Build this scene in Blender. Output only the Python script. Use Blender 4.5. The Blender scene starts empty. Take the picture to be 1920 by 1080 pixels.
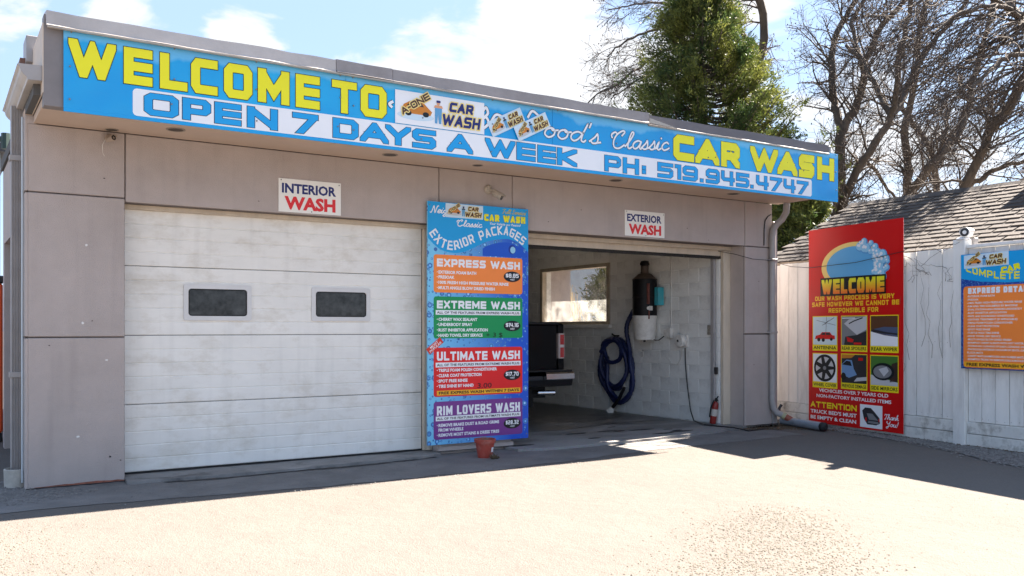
import bpy, bmesh, math, random
import numpy as np
from mathutils import Vector, Matrix
scene = bpy.context.scene
COL = scene.collection
R = math.radians

# ------------------------------------------------------------------ camera
cam_data = bpy.data.cameras.new('camera')
cam = bpy.data.objects.new('camera', cam_data)
COL.objects.link(cam)
cam.location = (-0.697, -8.981, 1.42)
cam.rotation_euler = (R(90), 0, R(-32.7275))
cam_data.lens = 31.63
cam_data.sensor_width = 36
cam_data.shift_y = 0.0396
cam_data.clip_end = 2000
scene.camera = cam

# ------------------------------------------------------------------ light
SUN_DIR = Vector((1.08, 0.098, 1.0)).normalized()          # towards the sun
SUN_EL = math.asin(SUN_DIR.z)
SUN_ROT = math.atan2(SUN_DIR.x, SUN_DIR.y)
sun_data = bpy.data.lights.new('sun', 'SUN')
sun_data.energy = 2.72
sun_data.angle = R(0.5)
sun_data.color = (1.0, 0.88, 0.755)
sun = bpy.data.objects.new('sun', sun_data)
COL.objects.link(sun)
sun.location = (30, 0, 30)
sun.rotation_euler = SUN_DIR.to_track_quat('Z', 'Y').to_euler()
scene.view_settings.view_transform = 'Standard'
scene.view_settings.look = 'None'
scene.view_settings.gamma = 1.0
scene.view_settings.use_curve_mapping = False
scene.view_settings.exposure = 3.65

world = bpy.data.worlds.new('World')
scene.world = world
world.use_nodes = True
wn, wl = world.node_tree.nodes, world.node_tree.links
wn.clear()
w_out = wn.new('ShaderNodeOutputWorld')
w_bg = wn.new('ShaderNodeBackground')
w_bg.inputs['Strength'].default_value = 0.05
sky = wn.new('ShaderNodeTexSky')
sky.sky_type = 'NISHITA'
sky.sun_disc = False
sky.sun_elevation = SUN_EL
sky.sun_rotation = SUN_ROT
sky.air_density = 1.0
sky.dust_density = 0.6
sky.ozone_density = 1.6
w_tc = wn.new('ShaderNodeTexCoord')
w_map = wn.new('ShaderNodeMapping')
w_map.inputs['Scale'].default_value = (1.0, 1.0, 2.4)
w_map.inputs['Location'].default_value = (0.35, 0.1, 0.42)
wl.new(w_tc.outputs['Generated'], w_map.inputs['Vector'])
w_n1 = wn.new('ShaderNodeTexNoise')
w_n1.inputs['Scale'].default_value = 8.0
w_n1.inputs['Detail'].default_value = 9
w_n1.inputs['Roughness'].default_value = 0.60
w_n1.inputs['Distortion'].default_value = 0.25
wl.new(w_map.outputs[0], w_n1.inputs['Vector'])
# a few cumulus banks: (direction, angular radius, weight)
def wdir(az, el):
    a, e = R(az), R(el)
    return (math.sin(a) * math.cos(e), math.cos(a) * math.cos(e), math.sin(e))
w_wn = wn.new('ShaderNodeTexNoise'); w_wn.inputs['Scale'].default_value = 14; w_wn.inputs['Detail'].default_value = 6
wl.new(w_map.outputs[0], w_wn.inputs['Vector'])
w_ws = wn.new('ShaderNodeVectorMath'); w_ws.operation = 'MULTIPLY_ADD'
w_ws.inputs[1].default_value = (0.085, 0.085, 0.05); w_ws.inputs[2].default_value = (-0.0425, -0.0425, -0.025)
wl.new(w_wn.outputs['Color'], w_ws.inputs[0])
w_wa = wn.new('ShaderNodeVectorMath'); wl.new(w_tc.outputs['Generated'], w_wa.inputs[0]); wl.new(w_ws.outputs[0], w_wa.inputs[1])
acc = None
for az, el, rad, wgt in ((24, 12.6, 0.11, 0.34), (28, 13.6, 0.13, 0.44), (33, 14.0, 0.14, 0.48), (37.5, 14.0, 0.13, 0.46), (34.5, 19.3, 0.09, 0.40), (9.2, 17.4, 0.062, 0.27), (15.9, 17.0, 0.055, 0.29),
                         (3.0, 17.4, 0.055, 0.27), (46, 17, 0.12, 0.30), (54, 10, 0.18, 0.32), (-40, 18, 0.3, 0.3), (120, 25, 0.35, 0.3), (200, 20, 0.4, 0.3)):
    vm = wn.new('ShaderNodeVectorMath'); vm.operation = 'DISTANCE'
    vm.inputs[1].default_value = wdir(az, el)
    wl.new(w_wa.outputs[0], vm.inputs[0])
    mr = wn.new('ShaderNodeMapRange'); mr.interpolation_type = 'SMOOTHSTEP'
    mr.inputs['From Min'].default_value = rad
    mr.inputs['From Max'].default_value = rad * 0.35
    mr.inputs['To Max'].default_value = wgt
    wl.new(vm.outputs['Value'], mr.inputs['Value'])
    if acc is None:
        acc = mr.outputs[0]
    else:
        ad = wn.new('ShaderNodeMath'); ad.operation = 'MAXIMUM'
        wl.new(acc, ad.inputs[0]); wl.new(mr.outputs[0], ad.inputs[1])
        acc = ad.outputs[0]
w_add = wn.new('ShaderNodeMath'); w_add.operation = 'ADD'
wl.new(w_n1.outputs['Fac'], w_add.inputs[0]); wl.new(acc, w_add.inputs[1])
w_cr = wn.new('ShaderNodeMapRange'); w_cr.interpolation_type = 'SMOOTHSTEP'
w_cr.inputs['From Min'].default_value = 0.61
w_cr.inputs['From Max'].default_value = 0.84
wl.new(w_add.outputs[0], w_cr.inputs['Value'])
w_mix = wn.new('ShaderNodeMixRGB')
wl.new(w_cr.outputs[0], w_mix.inputs['Fac'])
w_hsv = wn.new('ShaderNodeMixRGB')
w_hsv.blend_type = 'MIX'; w_hsv.inputs['Fac'].default_value = 0.88
w_hsv.inputs['Color2'].default_value = (0.82, 1.12, 1.66, 1)
wl.new(sky.outputs[0], w_hsv.inputs['Color1'])
wl.new(w_hsv.outputs[0], w_mix.inputs['Color1'])
w_mix.inputs['Color2'].default_value = (1.74, 1.78, 1.86, 1)
wl.new(w_mix.outputs[0], w_bg.inputs['Color'])
wl.new(w_bg.outputs[0], w_out.inputs['Surface'])

# ------------------------------------------------------------------ materials
MATS = {}
def srgb(r, g, b):
    def f(c):
        c /= 255.0
        return c / 12.92 if c <= 0.04045 else ((c + 0.055) / 1.055) ** 2.4
    return (f(r), f(g), f(b))
def mat(name, col, rough=0.7, metal=0.0, var=0.0, vscale=3.0, vcol=None, bump=0.0, bscale=80.0, inst=0.0, spec=0.5,
        dirt=None, dscale=1.5, damt=0.0, stretch=(1, 1, 1), coat=0.0, trans=0.0, bdist=0.01, streak=0.0):
    """principled material: base colour, soft colour variation, dirt patches of their own shape, fine bump"""
    if name in MATS:
        return MATS[name]
    m = bpy.data.materials.new(name); m.use_nodes = True
    n, l = m.node_tree.nodes, m.node_tree.links
    b = n['Principled BSDF']
    b.inputs['Roughness'].default_value = rough
    b.inputs['Metallic'].default_value = metal
    b.inputs['Specular IOR Level'].default_value = spec
    b.inputs['Coat Weight'].default_value = coat
    b.inputs['Transmission Weight'].default_value = trans
    b.inputs['Base Color'].default_value = (*col, 1)
    m.diffuse_color = (*col, 1)
    tc = n.new('ShaderNodeTexCoord'); mp = n.new('ShaderNodeMapping')
    mp.inputs['Scale'].default_value = stretch
    l.new(tc.outputs['Object'], mp.inputs['Vector'])
    src = None
    if var > 0:
        nz = n.new('ShaderNodeTexNoise'); nz.inputs['Scale'].default_value = vscale
        nz.inputs['Detail'].default_value = 8; nz.inputs['Roughness'].default_value = 0.65
        l.new(mp.outputs[0], nz.inputs['Vector'])
        mr = n.new('ShaderNodeMapRange'); mr.inputs['From Min'].default_value = 0.3; mr.inputs['From Max'].default_value = 0.7
        l.new(nz.outputs['Fac'], mr.inputs['Value'])
        mx = n.new('ShaderNodeMixRGB')
        vc = vcol or tuple(c * (1 - var) for c in col)
        mx.inputs['Color1'].default_value = (*[min(1, c * (1 + (var * 0.35 if vcol is None else 0))) for c in col], 1)
        mx.inputs['Color2'].default_value = (*vc, 1)
        l.new(mr.outputs[0], mx.inputs['Fac']); src = mx.outputs[0]
    if damt > 0:
        nz = n.new('ShaderNodeTexNoise'); nz.inputs['Scale'].default_value = dscale
        nz.inputs['Detail'].default_value = 10; nz.inputs['Roughness'].default_value = 0.7
        l.new(mp.outputs[0], nz.inputs['Vector'])
        mr = n.new('ShaderNodeMapRange'); mr.inputs['From Min'].default_value = 0.5; mr.inputs['From Max'].default_value = 0.72
        mr.inputs['To Max'].default_value = damt
        l.new(nz.outputs['Fac'], mr.inputs['Value'])
        mx = n.new('ShaderNodeMixRGB'); mx.inputs['Color2'].default_value = (*(dirt or (0.1, 0.08, 0.06)), 1)
        if src: l.new(src, mx.inputs['Color1'])
        else: mx.inputs['Color1'].default_value = (*col, 1)
        l.new(mr.outputs[0], mx.inputs['Fac']); src = mx.outputs[0]
    if streak > 0:
        # rain streaks: noise drawn out along the vertical
        sm = n.new('ShaderNodeMapping'); sm.inputs['Scale'].default_value = (9, 9, 0.55); l.new(tc.outputs['Object'], sm.inputs['Vector'])
        nz = n.new('ShaderNodeTexNoise'); nz.inputs['Scale'].default_value = 1.0; nz.inputs['Detail'].default_value = 6; l.new(sm.outputs[0], nz.inputs['Vector'])
        mr = n.new('ShaderNodeMapRange'); mr.inputs['From Min'].default_value = 0.52; mr.inputs['From Max'].default_value = 0.75; mr.inputs['To Max'].default_value = streak
        l.new(nz.outputs['Fac'], mr.inputs['Value'])
        mx = n.new('ShaderNodeMixRGB'); mx.inputs['Color2'].default_value = (*[c * 0.55 for c in col], 1)
        if src: l.new(src, mx.inputs['Color1'])
        else: mx.inputs['Color1'].default_value = (*col, 1)
        l.new(mr.outputs[0], mx.inputs['Fac']); src = mx.outputs[0]
    if inst > 0:
        oi = n.new('ShaderNodeObjectInfo'); hs = n.new('ShaderNodeHueSaturation')
        mr = n.new('ShaderNodeMapRange'); mr.inputs['To Min'].default_value = 1 - inst; mr.inputs['To Max'].default_value = 1 + inst * 0.6
        l.new(oi.outputs['Random'], mr.inputs['Value']); l.new(mr.outputs[0], hs.inputs['Value'])
        if src: l.new(src, hs.inputs['Color'])
        else: hs.inputs['Color'].default_value = (*col, 1)
        src = hs.outputs[0]
    if src: l.new(src, b.inputs['Base Color'])
    if bump > 0:
        nz = n.new('ShaderNodeTexNoise'); nz.inputs['Scale'].default_value = bscale
        nz.inputs['Detail'].default_value = 4
        l.new(mp.outputs[0], nz.inputs['Vector'])
        bp = n.new('ShaderNodeBump'); bp.inputs['Strength'].default_value = bump; bp.inputs['Distance'].default_value = bdist
        l.new(nz.outputs['Fac'], bp.inputs['Height']); l.new(bp.outputs[0], b.inputs['Normal'])
    MATS[name] = m
    return m
def ink(name, rgb, rough=0.38):
    return mat('print_' + name, srgb(*rgb), rough, var=0.05, vscale=2.0, spec=0.4)

STUCCO = mat('stucco', (0.475, 0.412, 0.385), 0.9, var=0.10, vscale=2.5, bump=0.9, bscale=120, bdist=0.006, dirt=(0.32, 0.27, 0.24), dscale=0.9, damt=0.35, inst=0.03, streak=0.22)
STUCCO_DARK = mat('stucco_joint', (0.20, 0.17, 0.16), 0.95, var=0.2)
SOFFIT = mat('soffit_paint', (0.58, 0.45, 0.36), 0.85, var=0.12, vscale=1.2, bump=0.15, bscale=60)
FASCIA = mat('fascia_paint', (0.235, 0.215, 0.215), 0.6, var=0.2, vscale=2)
COPING = mat('coping_metal', (0.33, 0.305, 0.305), 0.55, metal=0.1, var=0.28, vscale=1.8, bump=0.35, bscale=5, bdist=0.02, dirt=(0.2, 0.17, 0.15), dscale=2.5, damt=0.4)
COPINGL = mat('coping_metal_skylit', (0.52, 0.49, 0.475), 0.5, metal=0.1, var=0.2, vscale=1.8, bump=0.35, bscale=5, bdist=0.02, dirt=(0.3, 0.27, 0.25), dscale=2.5, damt=0.4)  # paler copy: sky reflection on the left end put into the colour
COPING2 = mat('coping_metal_dull', (0.15, 0.14, 0.15), 0.6, metal=0.0, var=0.2, vscale=2.0, bump=0.2, bscale=5, bdist=0.02)
CREAM = mat('cream_trim_paint', (0.66, 0.56, 0.44), 0.6, var=0.18, vscale=6, bump=0.2, bscale=30, stretch=(1, 1, 0.3), dirt=(0.25, 0.17, 0.1), dscale=4, damt=0.25)
DARKRUBBER = mat('black_rubber', (0.015, 0.015, 0.016), 0.7, var=0.3, vscale=20)
METALGREY = mat('grey_paint_metal', (0.36, 0.34, 0.335), 0.45, var=0.12, vscale=4, dirt=(0.2, 0.16, 0.12), dscale=3, damt=0.3)
WHITEPLASTIC = mat('white_plastic', (0.72, 0.70, 0.66), 0.5, var=0.15, vscale=10, dirt=(0.3, 0.25, 0.2), dscale=12, damt=0.35)
BLACK = mat('black_plastic', (0.012, 0.012, 0.014), 0.35)
GLASSDARK = mat('dark_window_glass', (0.075, 0.08, 0.08), 0.15, var=0.9, vscale=11, vcol=(0.012, 0.013, 0.013), spec=0.35)  # mottling paints reflections and the dim interior into the glass colour

# ------------------------------------------------------------------ helpers
def link(o):
    COL.objects.link(o); return o
def tag(o, label=None, cat=None, group=None, kind=None):
    if label: o['label'] = label
    if cat: o['category'] = cat
    if group: o['group'] = group
    if kind: o['kind'] = kind
    return o
def thing(name, label, cat, loc, group=None):
    o = link(bpy.data.objects.new(name, None))
    o.location = loc; o.empty_display_size = 0.2
    return tag(o, label, cat, group)
def wloc(o):
    v = Vector((0, 0, 0))
    while o is not None:
        v += Vector(o.location); o = o.parent
    return v
class MB:
    """collects shapes in world coordinates; build() makes one mesh object"""
    def __init__(s): s.v = []; s.f = []
    def add(s, vs, fs):
        k = len(s.v); s.v.extend([tuple(p) for p in vs]); s.f.extend([tuple(i + k for i in f) for f in fs]); return s
    def box(s, x0, x1, y0, y1, z0, z1, fr=None):
        vs = [(x, y, z) for z in (z0, z1) for y in (y0, y1) for x in (x0, x1)]
        if fr: vs = [fr(*p) for p in vs]
        return s.add(vs, [(0, 2, 3, 1), (4, 5, 7, 6), (0, 1, 5, 4), (2, 6, 7, 3), (0, 4, 6, 2), (1, 3, 7, 5)])
    def bbox(s, x0, x1, y0, y1, z0, z1, b=0.006, fr=None):
        """box with chamfered edges"""
        vs = []; fs = []
        xs, ys, zs = (x0, x1), (y0, y1), (z0, z1)
        def idx(i, j, k, a): return ((i * 2 + j) * 2 + k) * 3 + a
        for i in (0, 1):
            for j in (0, 1):
                for k in (0, 1):
                    x, y, z = xs[i], ys[j], zs[k]
                    dx, dy, dz = (b if i == 0 else -b), (b if j == 0 else -b), (b if k == 0 else -b)
                    vs += [(x, y + dy, z + dz), (x + dx, y, z + dz), (x + dx, y + dy, z)]
        for i in (0, 1): fs.append([idx(i, 0, 0, 0), idx(i, 1, 0, 0), idx(i, 1, 1, 0), idx(i, 0, 1, 0)])
        for j in (0, 1): fs.append([idx(0, j, 0, 1), idx(1, j, 0, 1), idx(1, j, 1, 1), idx(0, j, 1, 1)])
        for k in (0, 1): fs.append([idx(0, 0, k, 2), idx(1, 0, k, 2), idx(1, 1, k, 2), idx(0, 1, k, 2)])
        for i in (0, 1):
            for j in (0, 1): fs.append([idx(i, j, 0, 0), idx(i, j, 1, 0), idx(i, j, 1, 1), idx(i, j, 0, 1)])
            for k in (0, 1): fs.append([idx(i, 0, k, 0), idx(i, 1, k, 0), idx(i, 1, k, 2), idx(i, 0, k, 2)])
        for j in (0, 1):
            for k in (0, 1): fs.append([idx(0, j, k, 1), idx(1, j, k, 1), idx(1, j, k, 2), idx(0, j, k, 2)])
        for i in (0, 1):
            for j in (0, 1):
                for k in (0, 1): fs.append([idx(i, j, k, 0), idx(i, j, k, 1), idx(i, j, k, 2)])
        if fr: vs = [fr(*p) for p in vs]
        return s.add(vs, fs)
    def prism(s, poly, a0, a1, fn):
        """poly in 2-D extruded between a0 and a1; fn(p, q, a) gives the world point"""
        n = len(poly)
        vs = [fn(p, q, a0) for p, q in poly] + [fn(p, q, a1) for p, q in poly]
        fs = [tuple(range(n)), tuple(range(2 * n - 1, n - 1, -1))] + [(i, (i + 1) % n, n + (i + 1) % n, n + i) for i in range(n)]
        return s.add(vs, fs)
    def tube(s, pts, r, n=10, cap=True):
        pts = [Vector(p) for p in pts]; m = len(pts)
        rs = r if isinstance(r, (list, tuple)) else [r] * m
        t0 = (pts[1] - pts[0]).normalized()
        ref = Vector((0, 0, 1)) if abs(t0.z) < 0.9 else Vector((1, 0, 0))
        u = t0.cross(ref).normalized(); vs = []; fs = []
        for i in range(m):
            t = (pts[min(i + 1, m - 1)] - pts[max(i - 1, 0)]).normalized()
            u = (u - t * u.dot(t)).normalized(); w = t.cross(u)
            for k in range(n):
                a = 2 * math.pi * k / n
                vs.append(pts[i] + (u * math.cos(a) + w * math.sin(a)) * rs[i])
        for i in range(m - 1):
            for k in range(n):
                fs.append((i * n + k, i * n + (k + 1) % n, (i + 1) * n + (k + 1) % n, (i + 1) * n + k))
        if cap: fs += [tuple(range(n - 1, -1, -1)), tuple(range((m - 1) * n, m * n))]
        return s.add(vs, fs)
    def lathe(s, prof, c, axis=(0, 0, 1), n=24):
        """prof: (radius, height) pairs about an axis through c"""
        ax = Vector(axis).normalized()
        ref = Vector((0, 0, 1)) if abs(ax.z) < 0.9 else Vector((1, 0, 0))
        u = ax.cross(ref).normalized(); w = ax.cross(u); c = Vector(c); vs = []; fs = []
        for r, h in prof:
            for k in range(n):
                a = 2 * math.pi * k / n
                vs.append(c + ax * h + (u * math.cos(a) + w * math.sin(a)) * r)
        for i in range(len(prof) - 1):
            for k in range(n): fs.append((i * n + k, i * n + (k + 1) % n, (i + 1) * n + (k + 1) % n, (i + 1) * n + k))
        fs += [tuple(range(n)), tuple(range((len(prof) - 1) * n, len(prof) * n))]
        return s.add(vs, fs)
    def build(s, name, m, parent=None, smooth=False, kind=None, label=None):
        me = bpy.data.meshes.new(name)
        off = wloc(parent) if parent is not None else Vector((0, 0, 0))
        me.from_pydata([(p[0] - off.x, p[1] - off.y, p[2] - off.z) for p in s.v], [], s.f)
        bm = bmesh.new(); bm.from_mesh(me); bmesh.ops.recalc_face_normals(bm, faces=bm.faces); bm.to_mesh(me); bm.free()
        me.materials.append(m)
        if smooth:
            me.shade_smooth()
            try: me.set_sharp_from_angle(angle=R(40))
            except Exception: pass
        o = link(bpy.data.objects.new(name, me)); o.parent = parent
        if kind: o['kind'] = kind
        if label: o['label'] = label
        return o
def raw_mesh(name, verts, faces_flat, nper, m, parent=None, smooth=False):
    """fast numpy mesh: verts (N,3), faces_flat indices, nper corners each"""
    me = bpy.data.meshes.new(name)
    nf = len(faces_flat) // nper
    me.vertices.add(len(verts)); me.vertices.foreach_set('co', np.asarray(verts, np.float32).ravel())
    me.loops.add(nf * nper); me.loops.foreach_set('vertex_index', np.asarray(faces_flat, np.int32))
    me.polygons.add(nf); me.polygons.foreach_set('loop_start', np.arange(0, nf * nper, nper, dtype=np.int32))
    me.update(calc_edges=True)
    me.materials.append(m)
    if smooth: me.shade_smooth()
    o = link(bpy.data.objects.new(name, me)); o.parent = parent
    return o
def piece(src_mesh, name, loc, parent, m=None):
    """one more object sharing a mesh"""
    o = link(bpy.data.objects.new(name, src_mesh)); o.parent = parent
    o.location = Vector(loc) - wloc(parent)
    return o
# ------------------------------------------------------------------ flat print: lettering built as thin shapes
C0 = 0.16
GL = {
 'A': (1.05, [[(0, 0), (.5, 1), (1, 0)], [(.18, .3), (.82, .3)]]),
 'B': (1, [[(0, 0), (0, 1), (.86, 1), (1, .86), (1, .64), (.88, .5), (0, .5)], [(.88, .5), (1, .36), (1, .14), (.86, 0), (0, 0)]]),
 'C': (1, [[(1, 1), (.14, 1), (0, .86), (0, .14), (.14, 0), (1, 0)]]),
 'D': (1, [[(0, 0), (0, 1), (.84, 1), (1, .84), (1, .16), (.84, 0), 'c']]),
 'E': (.95, [[(1, 1), (0, 1), (0, 0), (1, 0)], [(0, .5), (1, .5)]]),
 'F': (.92, [[(1, 1), (0, 1), (0, 0)], [(0, .48), (.9, .48)]]),
 'G': (1, [[(1, 1), (.14, 1), (0, .86), (0, .14), (.14, 0), (1, 0), (1, .48), (.5, .48)]]),
 'H': (1, [[(0, 0), (0, 1)], [(1, 0), (1, 1)], [(0, .5), (1, .5)]]),
 'I': (.0, [[(.5, 0), (.5, 1)]]),
 'J': (.9, [[(1, 1), (1, .14), (.86, 0), (.14, 0), (0, .14), (0, .35)]]),
 'K': (1, [[(0, 0), (0, 1)], [(1.05, 1.05), (.1, .5), (1.05, -.05)]]),
 'L': (.9, [[(0, 1), (0, 0), (1, 0)]]),
 'M': (1.25, [[(0, 0), (0, 1)], [(1, 0), (1, 1)], [(0, 1), (.5, .25), (1, 1)]]),
 'N': (1.05, [[(0, 0), (0, 1)], [(1, 0), (1, 1)], [(0, 1), (1, 0)]]),
 'O': (1, [[(.14, 0), (0, .14), (0, .86), (.14, 1), (.86, 1), (1, .86), (1, .14), (.86, 0), 'c']]),
 'P': (1, [[(0, 0), (0, 1), (.86, 1), (1, .86), (1, .5), (.88, .38), (0, .38)]]),
 'Q': (1, [[(.14, 0), (0, .14), (0, .86), (.14, 1), (.86, 1), (1, .86), (1, .14), (.86, 0), 'c'], [(.6, .35), (1, 0)]]),
 'R': (1, [[(0, 0), (0, 1), (.86, 1), (1, .86), (1, .56), (.88, .42), (0, .42)], [(.55, .42), (1, 0)]]),
 'S': (1, [[(1, 1), (.12, 1), (0, .88), (0, .62), (.12, .5), (.88, .5), (1, .38), (1, .12), (.88, 0), (0, 0)]]),
 'T': (1, [[(0, 1), (1, 1)], [(.5, 1), (.5, 0)]]),
 'U': (1, [[(0, 1), (0, .14), (.14, 0), (.86, 0), (1, .14), (1, 1)]]),
 'V': (1.05, [[(0, 1), (.5, 0), (1, 1)]]),
 'W': (1.5, [[(0, 1), (.26, 0), (.5, .85), (.74, 0), (1, 1)]]),
 'X': (1, [[(0, 0), (1, 1)], [(0, 1), (1, 0)]]),
 'Y': (1, [[(0, 1), (.5, .42), (1, 1)], [(.5, .5), (.5, 0)]]),
 'Z': (1, [[(0, 1), (1, 1)], [(1, 1), (0, 0)], [(0, 0), (1, 0)]]),
 '0': (1, [[(.14, 0), (0, .14), (0, .86), (.14, 1), (.86, 1), (1, .86), (1, .14), (.86, 0), 'c']]),
 '1': (.4, [[(0, 1), (1, 1), (1, 0)]]),
 '2': (1, [[(0, 1), (.86, 1), (1, .86), (1, .62), (.88, .5), (.12, .5), (0, .38), (0, 0), (1, 0)]]),
 '3': (1, [[(0, 1), (.86, 1), (1, .86), (1, .14), (.86, 0), (0, 0)], [(.2, .5), (1, .5)]]),
 '4': (1, [[(0, 1), (0, .5), (.12, .38), (1, .38)], [(.85, 1), (.85, 0)]]),
 '5': (1, [[(1, 1), (0, 1), (0, .55), (.88, .55), (1, .43), (1, .12), (.88, 0), (0, 0)]]),
 '6': (1, [[(1, 1), (.14, 1), (0, .86), (0, .14), (.14, 0), (.86, 0), (1, .14), (1, .4), (.88, .52), (0, .52)]]),
 '7': (1, [[(0, 1), (1, 1)], [(1, 1), (.3, 0)]]),
 '8': (1, [[(.14, 0), (0, .14), (0, .86), (.14, 1), (.86, 1), (1, .86), (1, .14), (.86, 0), 'c'], [(0, .5), (1, .5)]]),
 '9': (1, [[(0, 0), (.86, 0), (1, .14), (1, .86), (.86, 1), (.14, 1), (0, .86), (0, .58), (.12, .46), (1, .46)]]),
 '.': (.0, [[(.5, 0), (.5, .001)]]),
 ':': (.0, [[(.5, .08), (.5, .081)], [(.5, .62), (.5, .621)]]),
 '-': (.5, [[(0, .48), (1, .48)]]),
 '$': (1, [[(1, .9), (.12, .9), (0, .8), (0, .62), (.12, .5), (.88, .5), (1, .38), (1, .2), (.88, .1), (0, .1)], [(.5, 0), (.5, 1)]]),
 '+': (.9, [[(0, .5), (1, .5)], [(.5, .1), (.5, .9)]]),
 '!': (.0, [[(.5, .35), (.5, 1)], [(.5, 0), (.5, .001)]]),
 "'": (.0, [[(.5, .8), (.5, 1)]]),
}
def clip_box(poly, x0, x1, y0, y1):
    for ax, lim, sg in ((0, x0, 1), (0, x1, -1), (1, y0, 1), (1, y1, -1)):
        out = []
        for i in range(len(poly)):
            a, b = poly[i], poly[(i + 1) % len(poly)]
            da, db = (a[ax] - lim) * sg, (b[ax] - lim) * sg
            if da >= 0: out.append(a)
            if (da > 0 and db < 0) or (da < 0 and db > 0):
                t = da / (da - db); out.append((a[0] + (b[0] - a[0]) * t, a[1] + (b[1] - a[1]) * t))
        poly = out
        if len(poly) < 3: return []
    return poly
def ribbon(pts, hw, closed=False, ext=0.0, lim=2.4):
    """quads of a mitred stroke in 2-D"""
    P = [Vector(p) for p in pts]; n = len(P)
    if not closed and ext:
        a = (P[0] - P[1]); b = (P[-1] - P[-2])
        e0, e1 = ext if isinstance(ext, tuple) else (ext, ext)
        if a.length > 1e-9: P[0] = P[0] + a.normalized() * e0
        if b.length > 1e-9: P[-1] = P[-1] + b.normalized() * e1
    L, Rr = [], []
    for i in range(n):
        a = P[i] - P[i - 1] if (i > 0 or closed) else P[1] - P[0]
        b = P[(i + 1) % n] - P[i] if (i < n - 1 or closed) else P[-1] - P[-2]
        a = a.normalized(); b = b.normalized()
        na, nb = Vector((-a.y, a.x)), Vector((-b.y, b.x))
        m = na + nb
        if m.length < 1e-6: m = na
        m.normalize(); k = min(lim, 1 / max(0.12, m.dot(na)))
        L.append(P[i] + m * hw * k); Rr.append(P[i] - m * hw * k)
    q = []
    for i in range(n if closed else n - 1):
        j = (i + 1) % n
        q.append([tuple(L[i]), tuple(L[j]), tuple(Rr[j]), tuple(Rr[i])])
    return q
def dg(a, b, H): return H * .25 if (abs(a[0] - b[0]) > .01 and abs(a[1] - b[1]) > .01 and a[1] in (0, 1)) else 0
def block_text(s, x0, x1, y0, y1, th, gap=None, k=1.0, o=0.0, shear=0.0, space=0.75, tallw=None):
    """squared stroke lettering filling the box; th stroke width, k horizontal stretch, o outline growth"""
    x1 = x0 + (x1 - x0) / k
    H = y1 - y0; gap = th * 0.55 if gap is None else gap
    ws = []; tot = 0.0; fixed = 0.0
    for ch in s:
        if ch == ' ': ws.append(('s', space)); tot += space
        else:
            w = GL[ch][0]; ws.append(('g', w)); tot += w; fixed += th if w == 0 else 0
    fixed += gap * (len(s) - 1)
    unit = (x1 - x0 - fixed) / max(tot, 1e-6)
    x = x0; out = []
    for ch, (t, w) in zip(s, ws):
        if t == 'g':
            W = unit * w if w else th
            hw = th / 2
            for st in GL[ch][1]:
                cl = st[-1] == 'c'; pp = st[:-1] if cl else st
                pts = [(x + hw + px * (W - 2 * hw), y0 + hw + py * (H - 2 * hw)) for px, py in pp]
                for q in ribbon(pts, hw + o, cl, (hw + o + dg(pp[0], pp[1], H), hw + o + dg(pp[-1], pp[-2], H)), lim=(6 if ch in 'AVWM' else 2.2)):
                    q = clip_box(q, x - o, x + W + o, y0 - o, y1 + o)
                    if q: out.append(q)
            x += W + gap
        else: x += unit * w + gap
    return [[(x0 + (a - x0) * k + shear * (b - y0), b) for a, b in q] for q in out]
_tc = {}
def font_text(s, x0, x1, y0, y1, bold=0.0, shear=0.0, fit=True):
    """lettering from the built-in font, fitted into the box; returns polygons"""
    key = (s, bold)
    if key not in _tc:
        cu = bpy.data.curves.new('txt', 'FONT'); cu.body = s; cu.size = 1; cu.offset = bold; cu.resolution_u = 2
        o = bpy.data.objects.new('txt', cu); COL.objects.link(o)
        bpy.context.view_layer.update()
        me = bpy.data.meshes.new_from_object(o.evaluated_get(bpy.context.evaluated_depsgraph_get()))
        polys = [[(me.vertices[i].co.x, me.vertices[i].co.y) for i in p.vertices] for p in me.polygons]
        bpy.data.objects.remove(o); bpy.data.curves.remove(cu); bpy.data.meshes.remove(me)
        _tc[key] = polys
    P = _tc[key]
    xs = [a for q in P for a, b in q]
    xa, xb = min(xs), max(xs)
    ya, yb = -bold, 0.729 + bold
    return [[(x0 + (a - xa) / (xb - xa) * (x1 - x0) + shear * (b - ya) / (yb - ya) * (y1 - y0), y0 + (b - ya) / (yb - ya) * (y1 - y0)) for a, b in q] for q in P]
def smooth(pts, n=6):
    out = []
    P = [pts[0]] + list(pts) + [pts[-1]]
    for i in range(1, len(P) - 2):
        p0, p1, p2, p3 = P[i - 1], P[i], P[i + 1], P[i + 2]
        for k in range(n):
            t = k / n
            out.append(tuple(0.5 * (2 * p1[a] + (p2[a] - p0[a]) * t + (2 * p0[a] - 5 * p1[a] + 4 * p2[a] - p3[a]) * t * t + (3 * p1[a] - p0[a] - 3 * p2[a] + p3[a]) * t ** 3) for a in (0, 1)))
    out.append(tuple(pts[-1])); return out
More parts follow.
